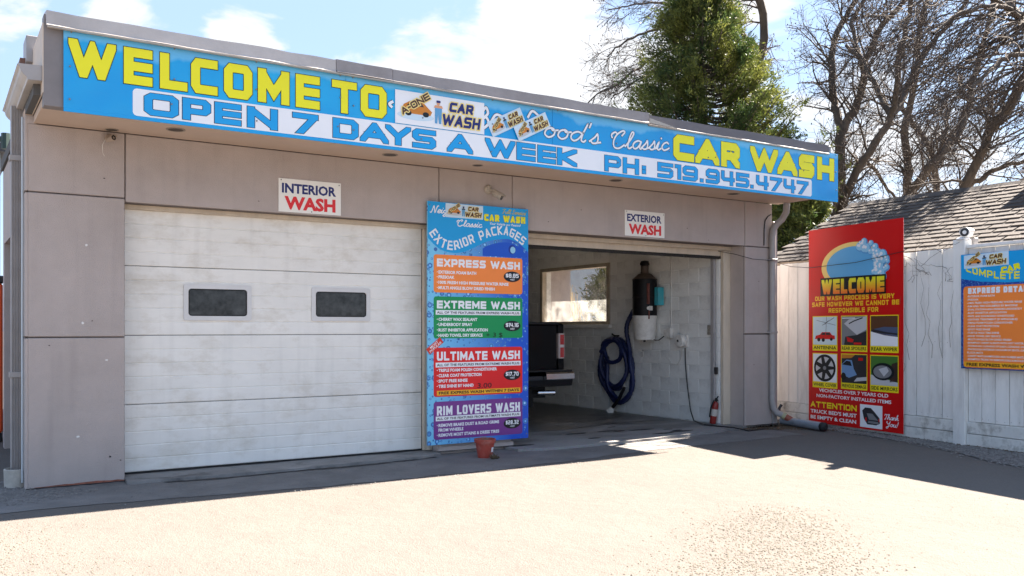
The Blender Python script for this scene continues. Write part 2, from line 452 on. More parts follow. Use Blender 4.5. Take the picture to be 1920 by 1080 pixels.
# cursive alphabet: advance width, strokes; x-height 1, ascender 2
SC = {
 'a': (1.1, [[(.95, .85), (.6, 1), (.2, .75), (.1, .3), (.35, 0), (.7, .25), (.95, .9), (.85, .3), (.95, 0), (1.15, .15)]]),
 'b': (1.0, [[(-.1, .2), (.3, 1.2), (.5, 1.9), (.35, 2), (.2, 1.3), (.15, .3), (.4, 0), (.8, .3), (.75, .85), (.4, .9)], [(.75, .85), (1.05, .8)]]),
 'c': (.9, [[(.8, .8), (.6, 1), (.25, .8), (.1, .35), (.35, 0), (.7, .1), (.95, .3)]]),
 'd': (1.2, [[(.9, .85), (.55, 1), (.15, .7), (.1, .25), (.35, 0), (.7, .3), (1.05, 1.2), (1.25, 2), (1.0, 1.0), (.9, .2), (1.1, .0), (1.25, .2)]]),
 'e': (.85, [[(-.05, .2), (.5, .5), (.75, .8), (.5, 1), (.2, .7), (.15, .25), (.4, 0), (.9, .25)]]),
 'g': (1.1, [[(.95, .85), (.6, 1), (.2, .75), (.1, .35), (.4, .1), (.75, .35), (.95, .9), (.8, -.3), (.45, -.9), (.1, -.7), (.4, -.3), (1.15, .2)]]),
 'h': (1.15, [[(-.1, .2), (.35, 1.2), (.6, 1.9), (.42, 2), (.25, 1.2), (.1, 0)], [(.15, .5), (.5, .95), (.8, .85), (.75, .2), (.9, 0), (1.15, .2)]]),
 'i': (.55, [[(-.05, .2), (.25, 1), (.15, .25), (.3, 0), (.55, .2)], [(.42, 1.42), (.46, 1.5)]]),
 'k': (1.1, [[(-.1, .2), (.35, 1.2), (.6, 1.9), (.42, 2), (.25, 1.2), (.1, 0)], [(.15, .4), (.6, .95), (.75, .7), (.3, .5), (.6, .35), (.8, 0), (1.1, .2)]]),
 'l': (.65, [[(-.1, .2), (.4, 1.1), (.65, 1.85), (.45, 2), (.25, 1.2), (.2, .25), (.4, 0), (.65, .2)]]),
 'n': (1.1, [[(-.05, .2), (.2, 1), (.1, 0)], [(.12, .5), (.5, .95), (.8, .85), (.72, .2), (.85, 0), (1.1, .2)]]),
 'o': (1.0, [[(.55, 1), (.2, .8), (.1, .3), (.4, 0), (.75, .25), (.8, .75), (.55, 1), (.65, .75), (1.05, .85)]]),
 'p': (1.1, [[(-.05, .3), (.2, 1), (.05, -.8)], [(.15, .5), (.5, .98), (.85, .7), (.7, .15), (.3, .1)], [(.7, .15), (1.1, .2)]]),
 'r': (.8, [[(-.05, .2), (.25, 1.05), (.35, .85), (.65, .85), (.5, .3), (.6, 0), (.85, .2)]]),
 's': (.8, [[(-.05, .15), (.35, .7), (.5, 1.05), (.6, .55), (.55, .1), (.25, 0), (.1, .15)], [(.55, .1), (.85, .2)]]),
 'u': (1.1, [[(-.05, .3), (.2, 1), (.1, .25), (.35, 0), (.65, .25), (.85, 1), (.75, .25), (.9, 0), (1.1, .2)]]),
 'v': (.95, [[(-.05, .5), (.2, .95), (.3, .1), (.45, 0), (.75, .5), (.75, 1), (1.0, .85)]]),
 'w': (1.3, [[(-.05, .5), (.15, .95), (.2, .15), (.4, 0), (.65, .6), (.7, .1), (.95, .1), (1.1, .95), (1.3, .85)]]),
 'C': (1.6, [[(1.0, 1.5), (1.25, 1.95), (1.0, 2.1), (.45, 1.6), (.2, .8), (.35, .1), (.85, -.05), (1.4, .4)], [(.0, 1.2), (-.1, 1.6), (.25, 1.9), (.5, 1.65)]]),
 'F': (1.3, [[(0, 1.7), (.4, 2), (1.3, 1.95)], [(.8, 1.95), (.6, .8), (.3, 0), (0, .2)], [(.4, 1.05), (1.0, 1.1)]]),
 'N': (1.7, [[(0, .1), (.25, .05), (.5, 1), (.7, 2), (.95, .9), (1.15, 0), (1.35, 1.1), (1.6, 2), (1.85, 2)]]),
 'P': (1.3, [[(.5, 1.9), (.35, .8), (.1, 0)], [(.1, 1.5), (.5, 2), (1.1, 1.9), (1.2, 1.4), (.8, 1), (.4, 1)]]),
 'S': (1.3, [[(1.1, 1.5), (1.0, 1.95), (.6, 1.9), (.4, 1.5), (.8, 1), (.9, .5), (.6, .05), (.1, .1), (.0, .45)]]),
 'T': (1.3, [[(0, 1.5), (.2, 1.95), (.8, 1.85), (1.5, 2)], [(.9, 1.88), (.7, .8), (.45, .05), (.1, .1)]]),
 'V': (1.4, [[(0, 1.6), (.3, 2), (.5, 1.2), (.6, 0), (1.0, 1), (1.4, 2)]]),
 'Y': (1.4, [[(0, 1.5), (.2, 1.95), (.35, 1.2), (.6, .95), (.95, 1.3), (1.25, 2), (1.0, .8), (.7, -.5), (.3, -.7), (.2, -.3), (1.2, .3)]]),
 "'": (.4, [[(.3, 2.1), (.2, 1.6)]]), '!': (.5, [[(.4, 2), (.2, .5)], [(.12, .02), (.14, .08)]]), ' ': (.6, []),
}
def script_text(s, x0, x1, y0, xh, hw, o=0.0, slope=0.0, n=5):
    tot = sum(SC[c][0] for c in s); k = (x1 - x0) / tot; x = x0; out = []
    for c in s:
        for st in SC[c][1]:
            pts = smooth([(x + a * k + b * xh * 0.18, y0 + b * xh + slope * (x + a * k - x0)) for a, b in st], n)
            out += ribbon(pts, hw + o, False, o + hw * .5, lim=1.3)
        x += SC[c][0] * k
    return out
def rrect(x0, x1, y0, y1, r, n=4):
    out = []
    for cx, cy, a0 in ((x1 - r, y1 - r, 0), (x0 + r, y1 - r, 90), (x0 + r, y0 + r, 180), (x1 - r, y0 + r, 270)):
        for i in range(n + 1):
            a = R(a0 + 90 * i / n); out.append((cx + r * math.cos(a), cy + r * math.sin(a)))
    return out
def ell(cx, cy, rx, ry, n=24, a0=0, a1=360):
    return [(cx + rx * math.cos(R(a0 + (a1 - a0) * i / n)), cy + ry * math.sin(R(a0 + (a1 - a0) * i / n))) for i in range(n if a1 - a0 == 360 else n + 1)]
def rect(x0, x1, y0, y1): return [(x0, y0), (x1, y0), (x1, y1), (x0, y1)]
def rot2(polys, cx, cy, ang, sx=1, ox=0, oy=0):
    c, s = math.cos(R(ang)), math.sin(R(ang))
    return [[(cx + (a - ox) * sx * c - (b - oy) * sx * s, cy + (a - ox) * sx * s + (b - oy) * sx * c) for a, b in q] for q in polys]
def warp(polys, f): return [[f(*p) for p in q] for q in polys]
class Print:
    """flat print on a plane: origin o, axes u v, outward normal n"""
    def __init__(s, o, u, v, n, parent): s.o, s.u, s.v, s.n, s.parent = Vector(o), Vector(u), Vector(v), Vector(n), parent
    def at(s, a, b, w=0.0): return s.o + s.u * a + s.v * b + s.n * w
    def put(s, name, polys, m, layer=1, label=None):
        mb = MB()
        for i, q in enumerate(polys):
            if len(q) < 3: continue
            w = layer * 0.0009 + (i % 12) * 0.00003
            mb.add([s.at(a, b, w) for a, b in q], [tuple(range(len(q)))])
        return mb.build(name, m, s.parent, label=label)
    def slab(s, name, x0, x1, y0, y1, t, m, r=0.0, edge=None):
        mb = MB(); q = rect(x0, x1, y0, y1) if r == 0 else rrect(x0, x1, y0, y1, r)
        mb.prism(q, -t, 0.0, lambda a, b, w: s.at(a, b, w))
        return mb.build(name, m, s.parent)
CYAN = ink('cyan', (18, 160, 226)); WHITE = ink('white', (238, 240, 244)); YELLOW = ink('yellow', (240, 234, 30)); INKBLACK = ink('black', (14, 22, 28))
CYANL = ink('letter_blue', (22, 160, 228)); NAVY = ink('navy', (32, 40, 110)); RED = ink('red', (214, 22, 22)); SIGNRED = ink('sign_red', (206, 6, 10))
GLOW = ink('pale_yellow', (246, 222, 140)); ORANGE = ink('orange', (250, 140, 62)); GREEN = ink('green', (18, 148, 84)); PURPLE = ink('purple', (122, 58, 140))
AMBER = ink('amber', (250, 180, 40)); BROWN = ink('brown', (84, 52, 40)); CARORANGE = ink('car_orange', (206, 128, 40)); DENIM = ink('denim', (96, 160, 206))
PALEBLUE = ink('pale_blue', (205, 226, 240)); SKIN = ink('skin', (222, 160, 120)); DKGREY = ink('dark_grey', (44, 44, 48)); MIDGREY = ink('mid_grey', (128, 130, 134))
LTGREY = ink('light_grey', (196, 198, 202)); DKGREEN = ink('leaf_green', (70, 120, 50)); SIGNYEL = ink('sign_yellow', (244, 224, 30)); BUBBLE = ink('bubble_blue', (150, 205, 235))
BUBBLE2 = ink('bubble_deep', (90, 160, 215)); CREAMINK = ink('cream', (250, 216, 130)); REDORANGE = ink('red_orange', (214, 60, 40))
def gradient_ink(name, c1, c2, axis, p0, p1):
    m = bpy.data.materials.new('print_' + name); m.use_nodes = True
    n, l = m.node_tree.nodes, m.node_tree.links; b = n['Principled BSDF']; b.inputs['Roughness'].default_value = 0.38
    tc = n.new('ShaderNodeTexCoord'); sp = n.new('ShaderNodeSeparateXYZ'); l.new(tc.outputs['Object'], sp.inputs[0])
    mr = n.new('ShaderNodeMapRange'); mr.inputs['From Min'].default_value = p0; mr.inputs['From Max'].default_value = p1
    l.new(sp.outputs[axis], mr.inputs['Value'])
    mx = n.new('ShaderNodeMixRGB'); mx.inputs['Color1'].default_value = (*srgb(*c1), 1); mx.inputs['Color2'].default_value = (*srgb(*c2), 1)
    l.new(mr.outputs[0], mx.inputs['Fac']); l.new(mx.outputs[0], b.inputs['Base Color'])
    return m
def droplet_ink(name, c1, c2, axis, p0, p1, scale):
    """printed photograph of water drops on blue"""
    m = gradient_ink(name, c1, c2, axis, p0, p1)
    n, l = m.node_tree.nodes, m.node_tree.links; b = n['Principled BSDF']
    base = b.inputs['Base Color'].links[0].from_socket
    tc = n.new('ShaderNodeTexCoord'); src = base
    for sc, th in ((scale, 0.36), (scale * 2.3, 0.34)):
        vo = n.new('ShaderNodeTexVoronoi'); vo.inputs['Scale'].default_value = sc; vo.inputs['Randomness'].default_value = 1.0
        l.new(tc.outputs['Object'], vo.inputs['Vector'])
        cr = n.new('ShaderNodeValToRGB'); e = cr.color_ramp.elements
        e[0].position = 0.0; e[0].color = (0.75, 0.9, 1, 1); e[1].position = th; e[1].color = (0, 0, 0, 0)
        k = cr.color_ramp.elements.new(th * 0.45); k.color = (0.1, 0.42, 0.85, 1)
        k = cr.color_ramp.elements.new(th * 0.8); k.color = (0.005, 0.06, 0.3, 1)
        k = cr.color_ramp.elements.new(th * 0.97); k.color = (0.2, 0.5, 0.9, 1)
        l.new(vo.outputs['Distance'], cr.inputs['Fac'])
        gt = n.new('ShaderNodeMath'); gt.operation = 'LESS_THAN'; gt.inputs[1].default_value = th
        l.new(vo.outputs['Distance'], gt.inputs[0])
        # only some cells hold a drop
        sp = n.new('ShaderNodeSeparateColor'); l.new(vo.outputs['Color'], sp.inputs[0])
        g2 = n.new('ShaderNodeMath'); g2.operation = 'GREATER_THAN'; g2.inputs[1].default_value = 0.35; l.new(sp.outputs[0], g2.inputs[0])
        mu = n.new('ShaderNodeMath'); mu.operation = 'MULTIPLY'; l.new(gt.outputs[0], mu.inputs[0]); l.new(g2.outputs[0], mu.inputs[1])
        mx = n.new('ShaderNodeMixRGB'); l.new(mu.outputs[0], mx.inputs['Fac']); l.new(src, mx.inputs['Color1']); l.new(cr.outputs[0], mx.inputs['Color2'])
        src = mx.outputs[0]
    l.new(src, b.inputs['Base Color'])
    return m
def company_logo(pr, x0, x1, y0, y1, layer, ang=0, dark=False, bold=True):
    """white sticker: tilted A-ONE over an orange car, attendant in overalls, CAR WASH"""
    W, H = x1 - x0, y1 - y0
    cx, cy = (x0 + x1) / 2, (y0 + y1) / 2
    f = lambda polys: rot2([[(a * W, b * H) for a, b in q] for q in polys], cx, cy, ang, 1, 0.5 * W, 0.5 * H)
    T = (lambda s, a0, a1, b0, b1, o: [[(p / (W / H), q) for p, q in z] for z in block_text(s, a0 * W / H, a1 * W / H, b0, b1, 0.085 * (1 if bold else 0.9), gap=0.028, k=1.0, o=o, shear=0.16)])
    pr.put('decal_sheet', f([rect(0, 1, 0, 1)]), PALEBLUE if dark else WHITE, layer)
    pr.put('printed_ground', f([ell(.22, .28, .2, .13)]), PALEBLUE if not dark else LTGREY, layer + 1)
    car = [[(.06, .42), (.09, .6), (.16, .72), (.30, .72), (.36, .56), (.40, .46), (.38, .34), (.10, .34)]]
    pr.put('printed_car', f(car), CARORANGE, layer + 2)
    pr.put('printed_car_window', f([[(.12, .58), (.17, .69), (.28, .69), (.31, .58)]]), DKGREY, layer + 3)
    pr.put('printed_tyre', f([ell(.14, .35, .035, .08, 12), ell(.33, .36, .035, .08, 12)]), INKBLACK, layer + 3)
    man = [[(.43, .14), (.455, .14), (.465, .42), (.475, .14), (.50, .14), (.51, .62), (.43, .62)]]
    pr.put('printed_overalls', f(man), DENIM, layer + 4)
    pr.put('printed_attendant_head', f([ell(.468, .76, .018, .06, 12), [(.42, .62), (.52, .62), (.51, .7), (.43, .7)]]), DKGREY if dark else SKIN, layer + 4)
    pr.put('printed_cap', f([rect(.447, .492, .78, .85)]), NAVY, layer + 5)
    one = lambda o: [[(p / (W / H), q) for p, q in z] for z in rot2(block_text('A-ONE', 0, .36 * W / H, 0, .21, 0.05, gap=.02, o=o), .08 * W / H, .26, 33)]
    pr.put('lettering_glow', f(one(0.03)), GLOW, layer + 6)
    pr.put('lettering', f(one(0)), BROWN, layer + 8)
    for s, a0, a1, b0, b1 in (('CAR', .585, .86, .56, .86), ('WASH', .50, .94, .12, .47)):
        pr.put('lettering_glow', f(T(s, a0, a1, b0, b1, 0.035)), GLOW, layer + 6)
        pr.put('lettering', f(T(s, a0, a1, b0, b1, 0)), (BROWN if dark else NAVY), layer + 8)
# ------------------------------------------------------------------ ground
def ground_material():
    m = bpy.data.materials.new('asphalt'); m.use_nodes = True
    n, l = m.node_tree.nodes, m.node_tree.links; b = n['Principled BSDF']
    b.inputs['Roughness'].default_value = 0.95; b.inputs['Specular IOR Level'].default_value = 0.08
    tc = n.new('ShaderNodeTexCoord')
    def noise(sc, det=6, ro=0.6):
        z = n.new('ShaderNodeTexNoise'); z.inputs['Scale'].default_value = sc; z.inputs['Detail'].default_value = det; z.inputs['Roughness'].default_value = ro
        l.new(tc.outputs['Object'], z.inputs['Vector']); return z.outputs['Fac']
    def rng(s, a, c, t0=0, t1=1):
        r = n.new('ShaderNodeMapRange'); r.inputs['From Min'].default_value = a; r.inputs['From Max'].default_value = c
        r.inputs['To Min'].default_value = t0; r.inputs['To Max'].default_value = t1; l.new(s, r.inputs['Value']); return r.outputs[0]
    def mix(f, a, c, mode='MIX'):
        x = n.new('ShaderNodeMixRGB'); x.blend_type = mode
        if isinstance(f, float): x.inputs['Fac'].default_value = f
        else: l.new(f, x.inputs['Fac'])
        for s, v in (('Color1', a), ('Color2', c)):
            if isinstance(v, tuple): x.inputs[s].default_value = (*v, 1)
            else: l.new(v, x.inputs[s])
        return x.outputs[0]
    c = mix(rng(noise(0.55, 5), 0.35, 0.65), (0.146, 0.133, 0.122), (0.132, 0.121, 0.111))
    c = mix(rng(noise(0.9, 9, 0.75), 0.56, 0.70, 0, 0.22), c, (0.10, 0.091, 0.082))
    c = mix(rng(noise(2.6, 8, 0.7), 0.52, 0.66, 0, 0.25), c, (0.165, 0.148, 0.132))
    # fine aggregate: pale stones and dark binder
    vo = n.new('ShaderNodeTexVoronoi'); vo.inputs['Scale'].default_value = 95; l.new(tc.outputs['Object'], vo.inputs['Vector'])
    sp = n.new('ShaderNodeSeparateColor'); l.new(vo.outputs['Color'], sp.inputs[0])
    c = mix(rng(sp.outputs[0], 0.72, 0.95, 0, 0.25), c, (0.20, 0.182, 0.165))
    c = mix(rng(sp.outputs[1], 0.75, 0.95, 0, 0.35), c, (0.105, 0.095, 0.084))
    c = mix(rng(noise(38, 3), 0.56, 0.70, 0, 0.22), c, (0.09, 0.078, 0.065))
    l.new(c, b.inputs['Base Color'])
    bp = n.new('ShaderNodeBump'); bp.inputs['Strength'].default_value = 0.5; bp.inputs['Distance'].default_value = 0.006
    l.new(vo.outputs['Distance'], bp.inputs['Height'])
    bp2 = n.new('ShaderNodeBump'); bp2.inputs['Strength'].default_value = 0.35; bp2.inputs['Distance'].default_value = 0.05
    l.new(noise(4, 4), bp2.inputs['Height']); l.new(bp.outputs[0], bp2.inputs['Normal'])
    l.new(bp2.outputs[0], b.inputs['Normal'])
    return m
ASPHALT = ground_material()
SHADEASPH = mat('shaded_asphalt', (0.175, 0.168, 0.163), 0.85, var=0.35, vscale=2.2, bump=0.7, bscale=70, dirt=(0.2, 0.19, 0.18), dscale=30, damt=0.35)  # asphalt tone as seen in shade, put into the colour
CONC = mat('worn_concrete', (0.26, 0.25, 0.24), 0.8, var=0.3, vscale=2.0, bump=0.4, bscale=25, dirt=(0.03, 0.03, 0.032), dscale=2.3, damt=0.8)
def irregular(pts, amp, seed, n=6):
    """subdivide a closed outline and roughen it"""
    rnd = random.Random(seed); out = []
    for i in range(len(pts)):
        a, b = pts[i], pts[(i + 1) % len(pts)]
        L = math.hypot(b[0] - a[0], b[1] - a[1]); k = max(1, int(L * n))
        for j in range(k):
            t = j / k; out.append((a[0] + (b[0] - a[0]) * t + rnd.uniform(-amp, amp), a[1] + (b[1] - a[1]) * t + rnd.uniform(-amp, amp)))
    return out
def sheet(name, outline, z, m, kind='structure', thick=None):
    mb = MB()
    if thick: mb.prism(outline, z - thick, z, lambda a, b, w: (a, b, w))
    else: mb.add([(a, b, z) for a, b in outline], [tuple(range(len(outline)))])
    return mb.build(name, m, kind=kind)
g = MB(); g.add([(-400, -400, 0), (500, -400, 0), (500, 500, 0), (-400, 500, 0)], [(0, 1, 2, 3)]).build('ground', ASPHALT, kind='structure')
sheet('asphalt_shade_strip', irregular([(-0.9, 0.6), (-0.9, -1.05), (0.8, -1.1), (2.1, -1.28), (4.2, -1.3), (6.3, -1.05), (9.1, -0.95), (9.3, 0.6)], 0.03, 3), 0.004, SHADEASPH)  # outline follows the canopy's cast shadow; the shade tone is in its colour
sheet('concrete_sill', irregular([(0.79, 0.4), (0.79, -0.24), (2.2, -0.30), (3.0, -0.24), (3.75, -0.26), (4.09, -0.06), (4.09, 0.4)], 0.012, 5), 0.03, CONC, thick=0.05)
# bay floor: concrete, stained black and wet towards the back
def bay_floor():
    m = bpy.data.materials.new('wet_concrete'); m.use_nodes = True
    n, l = m.node_tree.nodes, m.node_tree.links; b = n['Principled BSDF']
    tc = n.new('ShaderNodeTexCoord')
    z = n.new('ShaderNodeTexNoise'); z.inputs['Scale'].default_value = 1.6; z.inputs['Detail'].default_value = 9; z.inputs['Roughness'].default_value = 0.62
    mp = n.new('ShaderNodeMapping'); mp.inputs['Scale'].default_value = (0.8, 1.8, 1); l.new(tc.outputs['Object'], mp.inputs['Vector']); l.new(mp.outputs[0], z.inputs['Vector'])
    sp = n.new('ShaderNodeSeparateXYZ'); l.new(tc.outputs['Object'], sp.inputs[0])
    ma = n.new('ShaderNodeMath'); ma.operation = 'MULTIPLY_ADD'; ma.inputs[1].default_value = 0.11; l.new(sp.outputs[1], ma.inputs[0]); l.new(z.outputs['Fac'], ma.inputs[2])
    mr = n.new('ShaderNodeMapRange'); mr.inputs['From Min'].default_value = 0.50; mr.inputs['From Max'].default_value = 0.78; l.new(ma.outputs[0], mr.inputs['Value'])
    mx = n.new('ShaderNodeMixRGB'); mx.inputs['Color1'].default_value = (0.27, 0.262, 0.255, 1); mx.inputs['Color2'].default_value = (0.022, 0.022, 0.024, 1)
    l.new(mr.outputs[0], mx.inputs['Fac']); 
    z2 = n.new('ShaderNodeTexNoise'); z2.inputs['Scale'].default_value = 60; z2.inputs['Detail'].default_value = 4; l.new(tc.outputs['Object'], z2.inputs['Vector'])
    m2 = n.new('ShaderNodeMixRGB'); m2.blend_type = 'MULTIPLY'; m2.inputs['Fac'].default_value = 0.6; l.new(mx.outputs[0], m2.inputs['Color1']); l.new(z2.outputs['Color'], m2.inputs['Color2'])
    m3 = n.new('ShaderNodeMixRGB'); m3.blend_type = 'MULTIPLY'; m3.inputs['Fac'].default_value = 1; m3.inputs['Color2'].default_value = (1.35, 1.35, 1.35, 1); l.new(m2.outputs[0], m3.inputs['Color1'])
    l.new(m3.outputs[0], b.inputs['Base Color'])
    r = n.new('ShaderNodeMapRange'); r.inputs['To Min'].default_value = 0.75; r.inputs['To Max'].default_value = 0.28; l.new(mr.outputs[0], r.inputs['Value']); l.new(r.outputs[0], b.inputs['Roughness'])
    bp = n.new('ShaderNodeBump'); bp.inputs['Strength'].default_value = 0.25; bp.inputs['Distance'].default_value = 0.02; l.new(z2.outputs['Fac'], bp.inputs['Height']); l.new(bp.outputs[0], b.inputs['Normal'])
    return m
BAYFLOOR = bay_floor()
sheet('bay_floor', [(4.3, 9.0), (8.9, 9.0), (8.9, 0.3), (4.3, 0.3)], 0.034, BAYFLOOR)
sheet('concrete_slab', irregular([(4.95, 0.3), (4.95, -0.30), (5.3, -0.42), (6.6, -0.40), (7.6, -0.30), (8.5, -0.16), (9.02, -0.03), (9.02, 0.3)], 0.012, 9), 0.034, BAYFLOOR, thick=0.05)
# cracks and tar seams: thin dark irregular strips
TAR = mat('tar_seam', (0.018, 0.017, 0.016), 0.7)
def crack(name, pts, w, z, seed):
    rnd = random.Random(seed); P = smooth(pts, 10)
    L = [(x + rnd.uniform(-w, w) * .5, y + w * rnd.uniform(.2, 1)) for x, y in P]; Rr = [(x + rnd.uniform(-w, w) * .5, y - w * rnd.uniform(.2, 1)) for x, y in P]
    mb = MB()
    for i in range(len(P) - 1): mb.add([(*L[i], z), (*L[i + 1], z), (*Rr[i + 1], z), (*Rr[i], z)], [(0, 1, 2, 3)])
    return mb.build(name, TAR, kind='structure')
crack('tar_seam', [(1.1, -0.30), (1.7, -0.36), (2.3, -0.31), (2.9, -0.33), (3.5, -0.27), (3.95, -0.20)], 0.045, 0.008, 1)
crack('tar_seam', [(0.86, -0.12), (1.2, -0.2), (1.5, -0.1)], 0.01, 0.034, 2)
crack('tar_seam', [(0.8, 0.225), (2.0, 0.215), (3.2, 0.222), (4.05, 0.22)], 0.012, 0.0345, 4)
crack('slab_crack', [(5.3, 1.1), (6.4, 1.0), (7.2, 1.15), (7.9, 1.3), (8.6, 1.2)], 0.014, 0.0385, 5)
crack('slab_crack', [(6.2, -0.36), (6.6, -0.6), (7.2, -0.62), (7.3, -0.8)], 0.008, 0.008, 6)

# ------------------------------------------------------------------ gravel
GRAVEL = mat('gravel_stone', (0.26, 0.245, 0.23), 0.9, var=0.6, vscale=14, vcol=(0.10, 0.095, 0.09))
GRAVELBED = mat('gravel_bed', (0.13, 0.12, 0.11), 0.95, var=0.4, vscale=8, bump=0.8, bscale=60)
PALEGRAVEL = mat('pale_gravel_stone', (0.17, 0.158, 0.135), 0.95, var=0.6, vscale=14, vcol=(0.115, 0.105, 0.085), spec=0.1)
def inside(x, y, poly):
    c = False; j = len(poly) - 1
    for i in range(len(poly)):
        if (poly[i][1] > y) != (poly[j][1] > y) and x < (poly[j][0] - poly[i][0]) * (y - poly[i][1]) / (poly[j][1] - poly[i][1]) + poly[i][0]: c = not c
        j = i
    return c
def pebbles(name, poly, count, rmin, rmax, m, seed, z=0.0, feather=0.12):
    rng = np.random.default_rng(seed)
    xs = [p[0] for p in poly]; ys = [p[1] for p in poly]; pts = []
    while len(pts) < count:
        x, y = rng.uniform(min(xs) - feather, max(xs) + feather), rng.uniform(min(ys) - feather, max(ys) + feather)
        if inside(x + rng.normal() * feather * .6, y + rng.normal() * feather * .6, poly): pts.append((x, y))
    P = np.array(pts); N = len(P)
    base = np.array([(1, 0, 0), (0, 1, 0), (-1, 0, 0), (0, -1, 0), (.1, 0, .75), (0, 0, -.3)], float)
    rad = rng.uniform(rmin, rmax, N) ** 1.0
    jit = rng.uniform(0.65, 1.25, (N, 6, 3)); ang = rng.uniform(0, 6.28, N)
    V = base[None] * jit * rad[:, None, None]
    c, s = np.cos(ang)[:, None], np.sin(ang)[:, None]
    X = V[:, :, 0] * c - V[:, :, 1] * s; Y = V[:, :, 0] * s + V[:, :, 1] * c
    V = np.stack([X + P[:, None, 0], Y + P[:, None, 1], V[:, :, 2] + z + rad[:, None] * 0.15], -1)
    F = np.array([(0, 1, 4), (1, 2, 4), (2, 3, 4), (3, 0, 4)])
    idx = (F[None] + (np.arange(N) * 6)[:, None, None]).ravel()
    o = raw_mesh(name, V.reshape(-1, 3), idx, 3, m); o['kind'] = 'stuff'
    return o
FD = Vector((-0.1483, -0.98894, 0)); FN = Vector((-0.98894, 0.1483, 0)); FO = Vector((10.19, -0.37, 0))
def fence_xy(s, off): p = FO + FD * s + FN * off; return (p.x, p.y)
strip = [fence_xy(-0.2, -0.02), fence_xy(9, -0.02), fence_xy(9, 1.1), fence_xy(3.6, 0.95), fence_xy(2.2, 0.42), fence_xy(0.9, 0.34), fence_xy(0.0, 0.22)]
sheet('gravel_bed', irregular(strip, 0.02, 11, 4), 0.008, GRAVELBED)
pebbles('gravel', strip, 9000, 0.008, 0.022, GRAVEL, 1, 0.006)
pebbles('gravel', [(2.6, -5.3), (4.6, -4.05), (5.0, -4.15), (4.75, -4.75), (3.5, -6.0)], 4600, 0.002, 0.010, PALEGRAVEL, 2, 0.0, 0.30)
pebbles('gravel', [(-1.2, -1.1), (-0.2, -1.4), (0.05, -2.6), (0.3, -3.5), (-0.8, -4.2), (-1.5, -3.0)], 2600, 0.002, 0.009, PALEGRAVEL, 3, 0.0, 0.3)
pebbles('gravel', [(-1.2, 0.8), (0.0, 0.4), (0.02, -0.15), (0.6, -0.35), (0.1, -0.7), (-1.2, -0.9)], 2600, 0.006, 0.016, GRAVEL, 4, 0.004, 0.08)
pebbles('loose_gravel', [(0.8, -0.05), (4.4, -0.05), (9.3, -0.05), (9.6, -0.5), (9, -1.1), (4, -1.5), (0.5, -1.3)], 1500, 0.003, 0.009, GRAVEL, 5, 0.006, 0.1)
pebbles('loose_gravel', [(-1, -1.2), (9, -1.0), (8, -3), (6, -6), (0, -5)], 2200, 0.002, 0.006, PALEGRAVEL, 6, 0.0, 0.1)
DEBRIS = mat('leaf_debris', (0.12, 0.08, 0.045), 0.95, var=0.6, vscale=30)
pebbles('leaf_debris', [(9.0, -0.02), (9.6, 0.2), (10.1, -0.1), (9.9, -1.1), (9.6, -0.6), (9.2, -0.4), (8.8, -0.15)], 900, 0.006, 0.02, DEBRIS, 7, 0.004, 0.06)
pebbles('leaf_debris', [fence_xy(-0.2, -0.03), fence_xy(3.4, -0.03), fence_xy(3.4, 0.06), fence_xy(-0.2, 0.06)], 900, 0.005, 0.016, DEBRIS, 8, 0.01, 0.02)

# ------------------------------------------------------------------ the car wash building
bld = thing('car_wash_building', 'low taupe stucco car wash with two garage bays and a deep overhanging fascia', 'building', (0, 0, 0))
def part(name, m, fn, parent=bld, **k):
    mb = MB(); fn(mb); return mb.build(name, m, parent, **k)
# wall core (set back behind the stucco panels)
core = MB()
core.box(0.004, 0.80, 0.03, 0.30, 0, 3.24); core.box(0.80, 4.11, 0.03, 0.30, 2.602, 3.24)
core.box(4.11, 5.06, 0.03, 0.30, 0, 3.24); core.box(5.06, 9.02, 0.03, 0.30, 2.602, 3.24); core.box(9.02, 9.576, 0.03, 0.30, 0, 3.24)
core.build('wall', STUCCO_DARK, bld)
def panel(x0, x1, z0, z1): part('stucco_panel', STUCCO, lambda mb: mb.bbox(x0, x1, 0.0, 0.036, z0, z1, 0.006))
for z0, z1 in ((0.0, 1.335), (1.347, 2.625), (2.637, 3.232)): panel(0.0, 0.795, z0, z1)
panel(0.805, 4.093, 2.60, 3.232)
panel(4.103, 5.076, 2.60, 3.232)
panel(4.11, 5.06, 0.0, 2.588)
panel(5.086, 9.012, 2.60, 3.232)
panel(9.024, 9.58, 2.60, 3.232)
panel(9.022, 9.58, 1.350, 2.588); panel(9.022, 9.58, 0.0, 1.332)
# returns of the piers into the openings
for x0, x1 in ((0.786, 0.792), (4.106, 4.112), (5.058, 5.064), (9.018, 9.024)):
    part('pier_return', STUCCO, lambda mb, x0=x0, x1=x1: mb.box(x0 - .004, x1 + .004, 0.037, 0.31, 0, 2.598))
part('plinth', STUCCO, lambda mb: mb.bbox(4.085, 5.085, -0.02, 0.035, 0.0, 0.085, 0.006))
